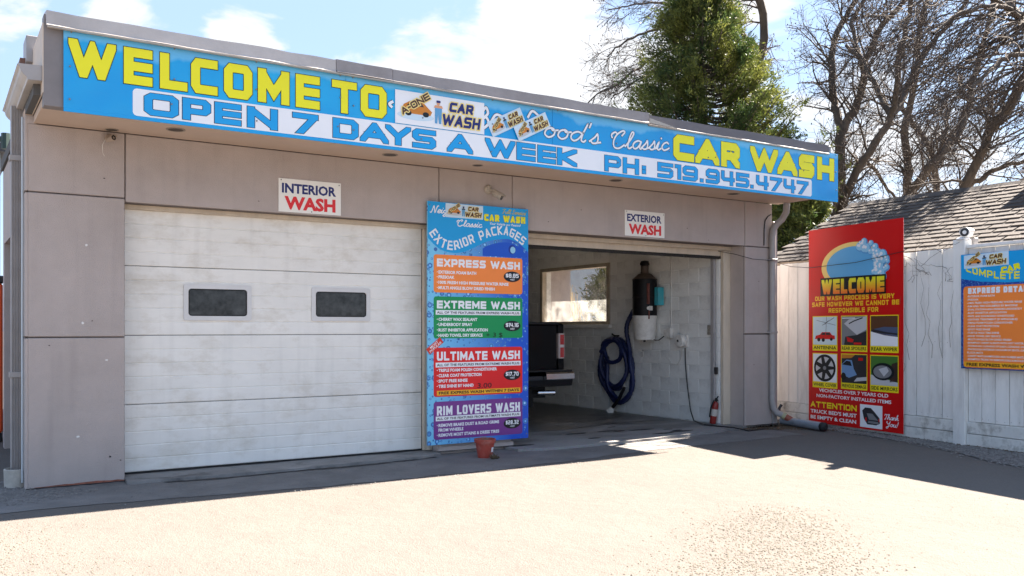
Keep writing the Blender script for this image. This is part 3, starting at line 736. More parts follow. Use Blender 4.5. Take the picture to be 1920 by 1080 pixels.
# side wall left, right outer wall, back wall, roof
part('side_wall', STUCCO, lambda mb: (mb.box(0.004, 0.24, 0.30, 1.55, 0, 3.30), mb.box(0.004, 0.24, 1.55, 3.2, 2.42, 3.30), mb.box(0.004, 0.24, 3.2, 3.42, 0, 3.30), mb.box(0.24, 4.1, 3.3, 3.42, 0, 3.3), mb.box(0.62, 0.86, 3.42, 9.2, 0, 3.3)))
part('side_panel', STUCCO, lambda mb: [mb.bbox(-0.022, 0.002, 0.0, 1.52, z0, z1, 0.004) for z0, z1 in ((0, 1.332), (1.35, 2.622), (2.64, 3.30))])
DOORGREY = mat('side_door_paint', (0.19, 0.18, 0.185), 0.6, var=0.15, vscale=3)
sd = part('side_door', DOORGREY, lambda mb: mb.box(0.16, 0.20, 1.55, 3.2, 0.02, 2.42))
part('door_knob', mat('brass', (0.6, 0.42, 0.12), 0.25, metal=1.0), lambda mb: mb.lathe([(0.012, 0), (0.014, .05), (0.032, .06), (0.034, .085), (0.02, .1)], (0.16, 2.35, 1.35), (-1, 0, 0), 14), parent=sd, smooth=True)
part('outer_wall', STUCCO, lambda mb: (mb.box(9.10, 9.57, 0.30, 2.84, 0, 3.3), mb.box(9.10, 9.57, 4.92, 9.2, 0, 3.3), mb.box(9.10, 9.57, 2.84, 4.92, 0, 1.47), mb.box(9.10, 9.57, 2.84, 4.92, 2.53, 3.3)))
part('back_wall', STUCCO, lambda mb: mb.box(4.1, 9.10, 9.0, 9.2, 0, 3.3))
INNERWHITE = mat('inner_white_paint', (0.74, 0.74, 0.72), 0.75, var=0.15, vscale=2, dirt=(0.3, 0.27, 0.22), dscale=1.2, damt=0.5)
part('inner_wall', INNERWHITE, lambda mb: (mb.box(4.1, 4.3, 0.31, 9.0, 0, 3.0), mb.box(4.3, 8.87, 8.8, 9.0, 0, 3.0)))
part('ceiling', mat('bay_ceiling', (0.80, 0.79, 0.77), 0.9, var=0.2), lambda mb: mb.box(4.1, 9.10, 0.31, 9.0, 3.0, 3.1))
part('roof', mat('roof_membrane', (0.10, 0.10, 0.10), 0.95), lambda mb: (mb.box(-0.02, 9.62, -0.78, 3.45, 3.31, 3.42), mb.box(0.6, 9.62, 3.45, 9.2, 3.31, 3.42)))
# soffit and fascia
part('soffit', SOFFIT, lambda mb: mb.bbox(0.045, 9.70, -0.925, 0.0, 3.236, 3.30, 0.004))
part('soffit_end', SOFFIT, lambda mb: mb.box(-0.022, 0.044, -0.0, 1.6, 3.304, 3.36))
part('fascia', FASCIA, lambda mb: mb.bbox(0.04, 9.70, -0.93, -0.80, 3.20, 3.93, 0.004))
part('corner_block', STUCCO, lambda mb: mb.box(-0.02, 0.06, 0.001, 0.03, 3.2325, 3.303))
part('fascia_end', mat('pale_return_paint', (0.62, 0.52, 0.43), 0.7, var=0.1), lambda mb: mb.box(0.032, 0.0395, -0.926, 1.2, 3.304, 3.86))
part('parapet', FASCIA, lambda mb: mb.box(0.05, 9.69, -0.80, -0.65, 3.42, 3.90))
def coping(x0, x1, dy, dz, m, seed):
    rnd = random.Random(seed); mb = MB(); n = max(2, int((x1 - x0) / 0.22)); sec = []
    prof = [(-0.635, 3.84), (-0.635, 3.952), (-0.79, 3.972), (-0.984, 3.944), (-0.985, 3.84), (-1.0, 3.828), (-0.994, 3.822), (-0.955, 3.835), (-0.945, 3.90)]
    for i in range(n + 1):
        x = x0 + (x1 - x0) * i / n
        w = rnd.uniform(-0.005, 0.005); v = rnd.uniform(-0.004, 0.004)
        sec.append([(x, y + dy + (w if 2 <= k <= 5 else 0), z + dz + (v if 2 <= k <= 4 else 0)) for k, (y, z) in enumerate(prof)])
    k = len(prof); vs = [p for s in sec for p in s]; fs = []
    for i in range(n):
        for j in range(k - 1): fs.append((i * k + j, i * k + j + 1, (i + 1) * k + j + 1, (i + 1) * k + j))
    fs += [tuple(range(k)), tuple(range(n * k, n * k + k))]
    mb.add(vs, fs); return mb.build('coping', m, bld)
coping(0.055, 2.48, 0, 0.0, COPINGL, 1); coping(2.484, 3.06, -0.004, 0.003, COPING, 2); coping(3.063, 6.35, 0, 0.0, COPING, 3)
coping(6.353, 9.62, 0.028, -0.012, COPING2, 4)
LIP = mat('drip_edge', (0.45, 0.41, 0.36), 0.4, var=0.2, vscale=6)
part('drip_edge', LIP, lambda mb: mb.box(0.06, 6.34, -1.003, -0.97, 3.812, 3.8205)); part('drip_edge', LIP, lambda mb: mb.box(6.36, 9.61, -0.975, -0.94, 3.80, 3.8085))
part('flashing_scrap', LIP, lambda mb: mb.prism([(6.35, 3.88), (6.35, 3.825), (6.78, 3.812)], -1.006, -0.99, lambda a, b, w: (a, w, b)))
# recessed lights in the soffit
for i, (x, y) in enumerate([(0.67, -0.10), (1.16, -0.42), (3.31, -0.39), (4.39, -0.36), (6.33, -0.40), (8.36, -0.40)]):
    r = 0.085 if i not in (0, 3) else 0.06
    rl = part('recessed_light', mat('light_trim', (0.30, 0.25, 0.20), 0.5), lambda mb: [mb.add([(x + rr * math.cos(a), y + rr * math.sin(a), z) for rr, z in ((r, 3.235), (r, 3.231), (r * .8, 3.231), (r * .8, 3.235)) for a in [2 * math.pi * k / 20 for k in range(20)]],
              [(j * 20 + k, j * 20 + (k + 1) % 20, (j + 1) * 20 + (k + 1) % 20, (j + 1) * 20 + k) for j in range(3) for k in range(20)])])
    part('lamp_well_shade', mat('lamp_well_shade', (0.07, 0.055, 0.045), 0.6), lambda mb: mb.lathe([(r * .79, 0), (r * .5, 0.002)], (x, y, 3.2315), (0, 0, 1), 16), parent=rl)  # flat dark disc: shade of the lamp hole put into the colour
# pipes and boxes at the left end of the parapet
part('vent_box', METALGREY, lambda mb: (mb.bbox(-0.02, 0.14, -0.10, 0.2, 3.75, 3.98, 0.004), mb.bbox(0.06, 0.19, -0.35, -0.1, 3.62, 3.80, 0.004)))
part('flashing_scrap', mat('rust_tile', (0.22, 0.12, 0.09), 0.9, var=0.4), lambda mb: mb.box(-0.06, 0.02, 0.0, 0.5, 3.66, 3.80))
# ogee gutter on the left eave
og = [(0.03, 3.40), (0.03, 3.52), (-0.135, 3.515), (-0.145, 3.505), (-0.125, 3.49), (-0.118, 3.462), (-0.098, 3.435), (-0.075, 3.415), (-0.07, 3.395)]
GUT = mat('gutter_paint', (0.50, 0.46, 0.42), 0.4, var=0.12, vscale=3, dirt=(0.25, 0.2, 0.15), dscale=3, damt=0.35)
gt = part('gutter', GUT, lambda mb: mb.prism(og, -0.90, 0.9, lambda a, b, w: (a, w, b)))
part('gutter_end_cap', METALGREY, lambda mb: mb.prism([(a * 1.01, b) for a, b in og], -0.908, -0.901, lambda a, b, w: (a, w, b)), parent=gt)
# ribbed downspout at the left corner
ds = MB()
prof = []
for k in range(9): prof += [(-0.115 + 0.0125 * k, 0.24), (-0.115 + 0.0125 * k + 0.006, 0.232)]
prof = prof + [(-0.01, 0.24), (-0.01, 0.32), (-0.115, 0.32)]
ds.prism(prof, 0.14, 3.42, lambda a, b, w: (a, b, w))
dsp = ds.build('downspout', METALGREY, bld)
for z in (0.98, 2.93): part('strap', METALGREY, lambda mb: mb.bbox(-0.128, 0.0, 0.222, 0.33, z, z + 0.05, 0.003), parent=dsp)
part('drain_collar', mat('worn_pvc', (0.48, 0.45, 0.40), 0.6, var=0.35, vscale=8), lambda mb: mb.lathe([(0.10, 0), (0.105, 0.16), (0.10, 0.165), (0.092, 0.165), (0.09, 0.02)], (-0.07, 0.22, 0.0), (0, 0, 1), 24), parent=dsp, smooth=True)
part('conduit', mat('pale_blue_conduit', (0.5, 0.56, 0.6), 0.5), lambda mb: mb.tube([(-0.035, 0.10, 0.05), (-0.035, 0.10, 0.9), (-0.035, 0.12, 1.6), (-0.035, 0.09, 2.3), (-0.035, 0.10, 3.3)], 0.009, 8))
# right downspout: swan neck from the soffit, elbow at the bottom
RD = MB()
RD.tube([(9.66, -0.20, 3.23), (9.66, -0.19, 3.10), (9.645, -0.13, 3.0), (9.60, -0.075, 2.94), (9.545, -0.055, 2.86), (9.53, -0.052, 2.75), (9.53, -0.052, 0.38), (9.54, -0.06, 0.27), (9.58, -0.09, 0.20), (9.64, -0.13, 0.17)], 0.046, 14)
rd = RD.build('downspout', METALGREY, bld, smooth=True)
for z in (1.35, 2.4): part('strap', METALGREY, lambda mb: mb.bbox(9.475, 9.585, -0.105, -0.0, z, z + 0.03, 0.003), parent=rd)
part('corner_strip', METALGREY, lambda mb: mb.bbox(9.584, 9.67, -0.02, 0.1, 0.0, 2.98, 0.004))
part('cable', BLACK, lambda mb: mb.tube([(9.40, -0.01, 2.62), (9.40, -0.012, 2.86), (9.42, -0.012, 2.98), (9.47, -0.014, 3.04), (9.54, -0.015, 3.08)], 0.008, 6))
# --- closed garage door, four sections
DOORW = mat('door_white_paint', (0.87, 0.85, 0.80), 0.45, var=0.09, vscale=1.6, bump=0.08, bscale=8, dirt=(0.55, 0.49, 0.39), dscale=2.6, damt=0.55, stretch=(1, 1, 1.8), streak=0.20)
gd = part('garage_door', DARKRUBBER, lambda mb: mb.box(0.83, 4.0, 0.27, 0.30, 0.035, 2.56))
zz = [0.045, 0.692, 1.355, 2.022, 2.566]
for i in range(4):
    mb = MB(); z0, z1 = zz[i] + 0.003, zz[i + 1] - 0.003
    n = 5 if i < 3 else 4
    # ribbed skin: shallow V grooves between flat bands
    pr = [(0.264, z0)]
    pr += [(0.226, z0), (0.222, z0 + 0.008)]
    for k in range(1, n):
        zc = z0 + (z1 - z0) * k / n
        pr += [(0.222, zc - 0.011), (0.2275, zc - 0.003), (0.2275, zc + 0.001), (0.222, zc + 0.005)]
    pr += [(0.222, z1 - 0.008), (0.226, z1), (0.264, z1)]
    mb.prism(pr, 0.812, 3.985, lambda a, b, w: (w, a, b)); sec = mb.build('door_section', DOORW, gd)
for x0, x1 in ((1.37, 2.04), (2.68, 3.35)):
    wf = MB(); o_, i_ = rrect(x0, x1, 1.50, 1.86, 0.02, 3), rrect(x0 + 0.045, x1 - 0.045, 1.545, 1.815, 0.03, 3)
    n = len(o_)
    vs = [(a, 0.205, b) for a, b in o_] + [(a, 0.205, b) for a, b in i_] + [(a, 0.2215, b) for a, b in o_] + [(a, 0.221, b) for a, b in i_]
    fs = []
    for k in range(n):
        j = (k + 1) % n; fs += [(k, j, n + j, n + k), (k, 2 * n + k, 2 * n + j, j), (n + k, n + j, 3 * n + j, 3 * n + k)]
    wf.add(vs, fs); w = wf.build('window_frame', mat('window_frame_white', (0.70, 0.69, 0.68), 0.4, var=0.1), gd)
    part('gasket', DARKRUBBER, lambda mb: mb.prism(rrect(x0 + 0.043, x1 - 0.043, 1.543, 1.817, 0.03, 3), 0.2165, 0.2195, lambda a, b, w: (a, w, b)), parent=gd)
    part('window_pane', GLASSDARK, lambda mb: mb.prism(rrect(x0 + 0.058, x1 - 0.058, 1.558, 1.802, 0.02, 3), 0.2135, 0.2163, lambda a, b, w: (a, w, b)), parent=gd)
part('weather_seal', DARKRUBBER, lambda mb: mb.box(0.82, 3.985, 0.224, 0.26, 0.031, 0.044), parent=gd)
# cream frames round both openings
part('door_frame', CREAM, lambda mb: (mb.bbox(0.80, 4.098, 0.16, 0.222, 2.556, 2.6, 0.004), mb.bbox(3.99, 4.098, 0.16, 0.219, 0.035, 2.553, 0.004), mb.bbox(4.03, 4.06, 0.148, 0.16, 0.035, 2.55, 0.003)))
part('door_frame', CREAM, lambda mb: (mb.bbox(5.07, 9.01, 0.25, 0.30, 2.545, 2.6, 0.004), mb.bbox(8.872, 9.012, 0.27, 0.33, 0.036, 2.54, 0.004), mb.bbox(5.07, 5.14, 0.25, 0.30, 0.036, 2.54, 0.004)))
part('raised_door', CREAM, lambda mb: (mb.bbox(5.1, 8.87, 0.33, 0.37, 2.465, 2.60, 0.004), mb.box(5.15, 8.86, 0.40, 3.0, 2.72, 2.76)))
part('door_bottom_seal', mat('grimy_seal', (0.03, 0.027, 0.024), 0.9, var=0.5, vscale=20, bump=1, bscale=30), lambda mb: mb.box(5.1, 8.87, 0.325, 0.372, 2.425, 2.463))
part('door_track', METALGREY, lambda mb: (mb.box(8.80, 8.84, 0.40, 0.46, 0.04, 2.5),))
# --- block wall in the open bay (pieces sharing one mesh)
BLOCK = mat('white_block_paint', (0.86, 0.86, 0.83), 0.6, var=0.12, vscale=1.2, inst=0.04, bump=0.45, bscale=22, bdist=0.012, dirt=(0.28, 0.26, 0.24), dscale=1.8, damt=0.5)
MORTAR = mat('painted_mortar', (0.84, 0.84, 0.81), 0.8, var=0.35, vscale=4, dirt=(0.16, 0.14, 0.12), dscale=3, damt=0.6)
bw = part('block_wall', MORTAR, lambda mb: (mb.box(8.879, 9.098, 0.34, 2.86, 0, 3.0), mb.box(8.879, 9.098, 4.90, 8.8, 0, 3.0), mb.box(8.879, 9.098, 2.86, 4.90, 0, 1.49), mb.box(8.879, 9.098, 2.86, 4.90, 2.51, 3.0)))
bm0 = {}
def block(y0, y1, z0, z1):
    key = (round(y1 - y0, 3), round(z1 - z0, 3))
    if key not in bm0:
        mb = MB(); mb.bbox(-0.014, 0.01, 0, key[0], 0, key[1], 0.004)
        o = mb.build('block', BLOCK, bw); bm0[key] = o.data
        o.location = Vector((8.8875, y0, z0)) - wloc(bw); return
    piece(bm0[key], 'block', (8.8875, y0, z0), bw)
H, L = 0.2065, 0.425
for r in range(14):
    z0 = 0.05 + r * H; y = 0.345 - (L / 2 if r % 2 else 0)
    while y < 7.6:
        a, b = max(0.345, y + 0.002), y + L - 0.002
        z1 = min(z0 + H - 0.004, 2.99)
        segs = [(a, b)]
        if z1 > 1.50 and z0 < 2.50:
            segs = []
            if a < 2.86: segs.append((a, min(b, 2.858)))
            if b > 4.90: segs.append((max(a, 4.902), b))
        for a_, b_ in segs:
            if b_ - a_ > 0.03: block(a_, b_, z0, z1)
        y += L
# window in the block wall
WOOD = mat('window_wood', (0.46, 0.40, 0.31), 0.6, var=0.25, vscale=10)
iw = part('bay_window', WOOD, lambda mb: (mb.box(8.85, 8.95, 2.86, 2.93, 1.49, 2.53), mb.box(8.85, 8.95, 4.83, 4.90, 1.49, 2.53), mb.box(8.85, 8.95, 2.93, 4.83, 1.49, 1.545), mb.box(8.85, 8.95, 2.93, 4.83, 2.47, 2.53)))
def dirty_glass():
    m = bpy.data.materials.new('dirty_glass'); m.use_nodes = True
    n, l = m.node_tree.nodes, m.node_tree.links; b = n['Principled BSDF']; out = n['Material Output']
    b.inputs['Base Color'].default_value = (0.75, 0.78, 0.78, 1); b.inputs['Roughness'].default_value = 0.25
    tr = n.new('ShaderNodeBsdfTransparent'); tl = n.new('ShaderNodeBsdfTranslucent'); tl.inputs['Color'].default_value = (0.8, 0.82, 0.8, 1)
    z = n.new('ShaderNodeTexNoise'); z.inputs['Scale'].default_value = 5; z.inputs['Detail'].default_value = 8
    tc = n.new('ShaderNodeTexCoord'); l.new(tc.outputs['Object'], z.inputs['Vector'])
    r = n.new('ShaderNodeMapRange'); r.inputs['From Min'].default_value = 0.35; r.inputs['From Max'].default_value = 0.75; r.inputs['To Min'].default_value = 0.02; r.inputs['To Max'].default_value = 0.13
    l.new(z.outputs['Fac'], r.inputs['Value'])
    a = n.new('ShaderNodeMixShader'); l.new(r.outputs[0], a.inputs[0]); l.new(tr.outputs[0], a.inputs[1]); l.new(tl.outputs[0], a.inputs[2])
    c = n.new('ShaderNodeMixShader'); c.inputs[0].default_value = 0.05; l.new(a.outputs[0], c.inputs[1]); l.new(b.outputs[0], c.inputs[2])
    l.new(c.outputs[0], out.inputs['Surface']); return m
part('window_pane', dirty_glass(), lambda mb: mb.box(8.90, 8.906, 2.93, 4.83, 1.545, 2.47), parent=iw)
part('window_sill', INNERWHITE, lambda mb: mb.bbox(8.79, 8.87, 2.80, 4.96, 1.43, 1.488, 0.004), parent=iw)

# chips and pocks in the stucco, rust red line at the foot of the left pier
CHIP = mat('stucco_chip', (0.75, 0.74, 0.72), 0.9); POCK = mat('stucco_pock', (0.06, 0.05, 0.05), 0.9)
rnd = random.Random(77)
def spot(x, z, r, m, nm):
    pts = [(x + r * rnd.uniform(.6, 1.3) * math.cos(a), z + r * rnd.uniform(.5, 1.1) * math.sin(a)) for a in [k * math.pi / 4 for k in range(8)]]
    MB().prism(pts, -0.0035, 0.002, lambda a, b, w: (a, w, b)).build(nm, m, bld)
for x, z, r in ((0.47, 2.18, .012), (0.44, 1.47, .014), (0.40, 0.44, .013), (0.64, 1.13, .011), (7.0, 2.67, .006), (4.42, 2.75, .006)): spot(x, z, r, CHIP, 'stucco_chip')
for x, z, r in ((0.52, 1.49, .006), (0.17, 1.27, .007), (0.67, 0.24, .009), (0.76, 0.20, .007), (0.62, 2.80, .008), (2.05, 2.7, .006), (6.1, 2.9, .006), (7.9, 2.78, .007), (8.3, 2.64, .006), (9.3, 2.1, .006), (9.2, .9, .006), (5.6, 2.72, .007), (4.55, .05, .006), (4.3, .06, .006)): spot(x, z, r, POCK, 'stucco_pock')
part('pier_foot_stain', mat('rust_red_primer', (0.34, 0.12, 0.08), 0.9, var=0.6, vscale=12, dirt=(0.10, 0.08, 0.07), dscale=7, damt=0.9), lambda mb: mb.prism(irregular([(0.05, 0.0), (0.79, 0.0), (0.79, 0.020), (0.5, 0.026), (0.05, 0.014)], 0.004, 4, 20), -0.004, 0.001, lambda a, b, w: (a, w, b)))
GRIME = mat('grime', (0.035, 0.032, 0.03), 0.95, var=0.4)
sheet('ground_grime', irregular([(0.0, 0.02), (0.0, -0.05), (0.8, -0.04), (0.8, 0.02)], 0.02, 31, 14), 0.0075, GRIME)
sheet('ground_grime', irregular([(0.82, 0.24), (0.82, 0.19), (2.4, 0.205), (4.05, 0.195), (4.05, 0.24)], 0.012, 32, 10), 0.0372, GRIME)
sheet('ground_grime', irregular([(4.05, -0.02), (4.05, -0.07), (5.1, -0.075), (5.1, -0.02)], 0.015, 33, 14), 0.0385, GRIME)
sheet('ground_grime', irregular([(9.0, 0.0), (9.0, -0.09), (9.6, -0.14), (9.9, -0.1), (9.7, 0.02)], 0.03, 34, 14), 0.0385, GRIME)
rnd = random.Random(41)
for k in range(13):
    x, y = rnd.uniform(5.1, 8.3), rnd.uniform(-0.25, 0.9); w_, h_ = rnd.uniform(.06, .28), rnd.uniform(.015, .05)
    sheet('oil_stain', irregular(ell_pts(x, y, w_, h_) if False else [(x + w_ * math.cos(a), y + h_ * math.sin(a)) for a in [q * math.pi / 6 for q in range(12)]], 0.008, k, 8), 0.0372 + 0.0003 * k, GRIME)
# ------------------------------------------------------------------ long banner on the fascia
ban = thing('banner_sign', 'long blue banner with yellow WELCOME TO and CAR WASH lettering on the roof fascia', 'sign', (0.18, -0.95, 3.17))
SCREW = mat('screw_head', (0.25, 0.25, 0.26), 0.4, metal=0.6)
pb = Print((0, -0.952, 0), (1, 0, 0), (0, 0, 1), (0, -1, 0), ban)
def cyan_banner():
    m = bpy.data.materials.new('print_sky_cyan'); m.use_nodes = True
    n, l = m.node_tree.nodes, m.node_tree.links; b = n['Principled BSDF']; b.inputs['Roughness'].default_value = 0.22
    tc = n.new('ShaderNodeTexCoord'); sp = n.new('ShaderNodeSeparateXYZ'); l.new(tc.outputs['Object'], sp.inputs[0])
    z = n.new('ShaderNodeTexNoise'); z.inputs['Scale'].default_value = 2.2; z.inputs['Detail'].default_value = 7
    mp = n.new('ShaderNodeMapping'); mp.inputs['Scale'].default_value = (1, 1, 0.2); l.new(tc.outputs['Object'], mp.inputs['Vector']); l.new(mp.outputs[0], z.inputs['Vector'])
    ma = n.new('ShaderNodeMath'); ma.operation = 'MULTIPLY_ADD'; ma.inputs[1].default_value = 0.30; l.new(z.outputs['Fac'], ma.inputs[0]); l.new(sp.outputs[2], ma.inputs[2])
    # printed cloud edge along the top of the artwork
    st = n.new('ShaderNodeMapRange'); st.inputs['From Min'].default_value = 0.70; st.inputs['From Max'].default_value = 0.735; st.inputs['To Max'].default_value = 0.40; l.new(ma.outputs[0], st.inputs['Value'])
    z2 = n.new('ShaderNodeTexNoise'); z2.inputs['Scale'].default_value = 1.1; z2.inputs['Detail'].default_value = 2; l.new(tc.outputs['Object'], z2.inputs['Vector'])
    gm = n.new('ShaderNodeMapRange'); gm.inputs['From Min'].default_value = 0.35; gm.inputs['From Max'].default_value = 0.65; l.new(z2.outputs['Fac'], gm.inputs['Value'])
    a = n.new('ShaderNodeMixRGB'); a.inputs['Color1'].default_value = (*srgb(14, 150, 220), 1); a.inputs['Color2'].default_value = (*srgb(26, 172, 230), 1); l.new(gm.outputs[0], a.inputs['Fac'])
    c = n.new('ShaderNodeMixRGB'); c.inputs['Color2'].default_value = (*srgb(150, 215, 242), 1); l.new(st.outputs[0], c.inputs['Fac']); l.new(a.outputs[0], c.inputs['Color1'])
    l.new(c.outputs[0], b.inputs['Base Color'])
    z3 = n.new('ShaderNodeTexNoise'); z3.inputs['Scale'].default_value = 2.4; l.new(tc.outputs['Object'], z3.inputs['Vector'])
    bp = n.new('ShaderNodeBump'); bp.inputs['Strength'].default_value = 0.6; bp.inputs['Distance'].default_value = 0.04; l.new(z3.outputs['Fac'], bp.inputs['Height']); l.new(bp.outputs[0], b.inputs['Normal'])
    return m
CYB = cyan_banner()
for x0, x1, dz in ((0.18, 2.588, 0), (2.592, 4.988, 0.0), (4.992, 7.388, -0.003), (7.392, 9.82, -0.001)):
    pb.slab('sign_panel', x0, x1, 3.168 + dz, 3.832 + dz, 0.012, CYB)
pb.put('edge_stripe', [rect(0.182, 9.818, 3.170, 3.192)], CYANL, 1)
wp = rrect(0.70, 9.27, 3.20, 3.428, 0.035)
pb.put('white_stripe', [rect(0.735, 9.235, 3.20, 3.428)] + [rect(.70, .735, 3.235, 3.393), rect(9.235, 9.27, 3.235, 3.393), ell(.735, 3.235, .035, .035, 8, 180, 270) + [(.735, 3.235)], ell(.735, 3.393, .035, .035, 8, 90, 180) + [(.735, 3.393)], ell(9.235, 3.235, .035, .035, 8, 270, 360) + [(9.235, 3.235)], ell(9.235, 3.393, .035, .035, 8, 0, 90) + [(9.235, 3.393)]], WHITE, 2)
def outlined(pr, s, x0, x1, y0, y1, th, m, o=0.006, layer=3, **k):
    pr.put('lettering_outline', block_text(s, x0, x1, y0, y1, th, o=o, **k), INKBLACK, layer)
    pr.put('lettering', block_text(s, x0, x1, y0, y1, th, **k), m, layer + 1)
# WELCOME TO
for ch, x0, x1 in (('W', .215, .57), ('E', .63, .855), ('L', .915, 1.14), ('C', 1.17, 1.395), ('O', 1.45, 1.70), ('M', 1.75, 2.04), ('E', 2.10, 2.33), ('T', 2.45, 2.70), ('O', 2.74, 3.01)):
    outlined(pb, ch, x0, x1, 3.458, 3.762, 0.076 if ch != 'T' else .07, YELLOW)
# OPEN 7 DAYS A WEEK and the telephone number
for ch, x0, x1 in (('O', .79, 1.065), ('P', 1.10, 1.335), ('E', 1.37, 1.60), ('N', 1.655, 1.93), ('7', 2.07, 2.315), ('D', 2.46, 2.715), ('A', 2.735, 3.03), ('Y', 3.00, 3.27), ('S', 3.29, 3.55), ('A', 3.68, 3.98),
                    ('W', 4.13, 4.50), ('E', 4.52, 4.76), ('E', 4.79, 5.03), ('K', 5.05, 5.32)):
    outlined(pb, ch, x0, x1, 3.218, 3.405, 0.048, CYANL, o=0.0045, k=1.35)
outlined(pb, 'PH', 5.71, 6.22, 3.212, 3.392, 0.044, CYANL, o=0.0045, k=1.3)
outlined(pb, ':', 6.27, 6.34, 3.225, 3.36, 0.044, CYANL, o=0.0045, k=1.3)
for s, x0, x1 in (('519', 6.51, 7.16), ('.', 7.20, 7.257), ('945', 7.30, 8.06), ('.', 8.085, 8.14), ('4747', 8.19, 9.20)):
    outlined(pb, s, x0, x1, 3.216, 3.392, 0.042, CYANL, o=0.0045, k=1.3)
# CAR WASH, heavy
for ch, x0, x1 in (('C', 6.76, 7.10), ('A', 7.12, 7.53), ('R', 7.56, 7.89), ('W', 8.08, 8.60), ('A', 8.59, 8.98), ('S', 9.01, 9.32), ('H', 9.38, 9.735)):
    outlined(pb, ch, x0, x1, 3.445, 3.755, 0.10, YELLOW)
# old script lettering half covered by the stickers
for s, x0, x1, y0, xh, sl in (("ood's", 4.86, 5.64, 3.505, .105, 0.0), ('Classic', 5.80, 6.68, 3.485, .095, 0.07)):
    pb.put('lettering_outline', script_text(s, x0, x1, y0, xh, .0105, o=.005, slope=sl), INKBLACK, 3)
    pb.put('lettering', script_text(s, x0, x1, y0, xh, .0105, slope=sl), WHITE, 5)
pb.put('lettering_outline', [p for s in ([(4.11, 3.50), (4.17, 3.56), (4.14, 3.62), (4.10, 3.60), (4.16, 3.66), (4.14, 3.72), (4.10, 3.68)], [(4.2, 3.58), (4.26, 3.66), (4.34, 3.65)], [(4.66, 3.68), (4.72, 3.76), (4.80, 3.72)], [(3.07, 3.58), (3.04, 3.61), (3.08, 3.64)]) for p in ribbon(smooth(s, 6), .020)], INKBLACK, 3)
pb.put('lettering', [p for s in ([(4.11, 3.50), (4.17, 3.56), (4.14, 3.62), (4.10, 3.60), (4.16, 3.66), (4.14, 3.72), (4.10, 3.68)], [(4.2, 3.58), (4.26, 3.66), (4.34, 3.65)], [(4.66, 3.68), (4.72, 3.76), (4.80, 3.72)], [(3.07, 3.58), (3.04, 3.61), (3.08, 3.64)]) for p in ribbon(smooth(s, 6), .014)], WHITE, 5)
company_logo(pb, 3.10, 4.115, 3.435, 3.762, 8)
company_logo(pb, 4.16, 4.62, 3.517, 3.682, 8, 27, True)
company_logo(pb, 4.48, 4.94, 3.507, 3.672, 20, 27, True)
rnd = random.Random(4)
for x in (0.24, 1.02, 1.75, 2.52, 2.65, 3.4, 4.2, 4.94, 5.05, 5.9, 6.7, 7.33, 7.46, 8.3, 9.1, 9.76):
    for z in (3.81, 3.56 + rnd.uniform(-.05, .05), 3.30 + rnd.uniform(-.04, .04)):
        xx = x + rnd.uniform(-.02, .02)
        pb_s = MB().lathe([(0.0075, 0), (0.0075, 0.003), (0.004, 0.0045)], (xx, -0.952 - 0.030 * 0, z), (0, -1, 0), 8) if False else MB().lathe([(0.007, 0.0), (0.007, 0.014), (0.004, 0.016)], (xx, -0.952, z), (0, -1, 0), 8)
        pb_s.build('screw', SCREW, ban)

# ------------------------------------------------------------------ small signs over the doors
def small_sign(name, label, x0, x1, z0, z1, top, seed):
    t = thing(name, label, 'sign', ((x0 + x1) / 2, -0.01, z0))
    p = Print((0, -0.010, 0), (1, 0, 0), (0, 0, 1), (0, -1, 0), t)
    W, Hh = x1 - x0, z1 - z0
    p.slab('sign_panel', x0, x1, z0, z1, 0.007, ink('sign_white', (240, 238, 232)))
    p.put('lettering', font_text(top, x0 + .05 * W, x1 - .08 * W, z0 + .57 * Hh, z0 + .88 * Hh, 0.035), NAVY, 1)
    p.put('lettering', font_text('WASH', x0 + .09 * W, x1 - .09 * W, z0 + .08 * Hh, z0 + .50 * Hh, 0.045), ink('wash_red', (222, 40, 44)), 1)
    for a, b in ((.04, .95), (.97, .93), (.52, .05)):
        MB().lathe([(0.007, 0), (0.007, 0.003), (0.004, 0.004)], (x0 + a * W, -0.010, z0 + b * Hh), (0, -1, 0), 8).build('screw', SCREW, t)
small_sign('interior_wash_sign', 'small white sign reading INTERIOR WASH over the closed garage door', 2.25, 2.92, 2.612, 2.952, 'INTERIOR', 1)
small_sign('exterior_wash_sign', 'small white sign reading EXTERIOR WASH over the open bay', 6.80, 7.48, 2.622, 2.952, 'EXTERIOR', 2)

# ------------------------------------------------------------------ price board between the bays
brd = thing('price_board', 'tall blue exterior packages price board on the pier between the two bays', 'sign', (4.59, -0.06, 0.12))
p = Print((0, -0.062, 0), (1, 0, 0), (0, 0, 1), (0, -1, 0), brd)
DROPS = droplet_ink('water_drops', (120, 200, 238), (16, 84, 200), 0, -0.6, 0.45, 11)
p.slab('sign_panel', 3.92, 5.265, 0.118, 2.84, 0.02, DROPS)
wave = [(3.922, 2.43), (4.0, 2.36), (4.1, 2.30), (4.26, 2.275), (4.4, 2.30), (4.52, 2.35), (4.7, 2.43), (4.93, 2.47), (5.06, 2.455), (5.16, 2.41), (5.263, 2.33)]
ws = smooth(wave, 5)
p.put('cyan_field', [[(a[0], a[1]), (b[0], b[1]), (b[0], 2.838), (a[0], 2.838)] for a, b in zip(ws[:-1], ws[1:])], CYAN, 1)
w2 = smooth([(4.45, 2.18), (4.55, 2.28), (4.7, 2.38), (4.93, 2.43), (5.1, 2.40), (5.263, 2.28)], 5)
p.put('deep_blue_field', [[(a[0], a[1]), (b[0], b[1]), (b[0], 2.26), (a[0], 2.26)] for a, b in zip(w2[8:-1], w2[9:])], ink('deep_blue', (18, 84, 200)), 1)
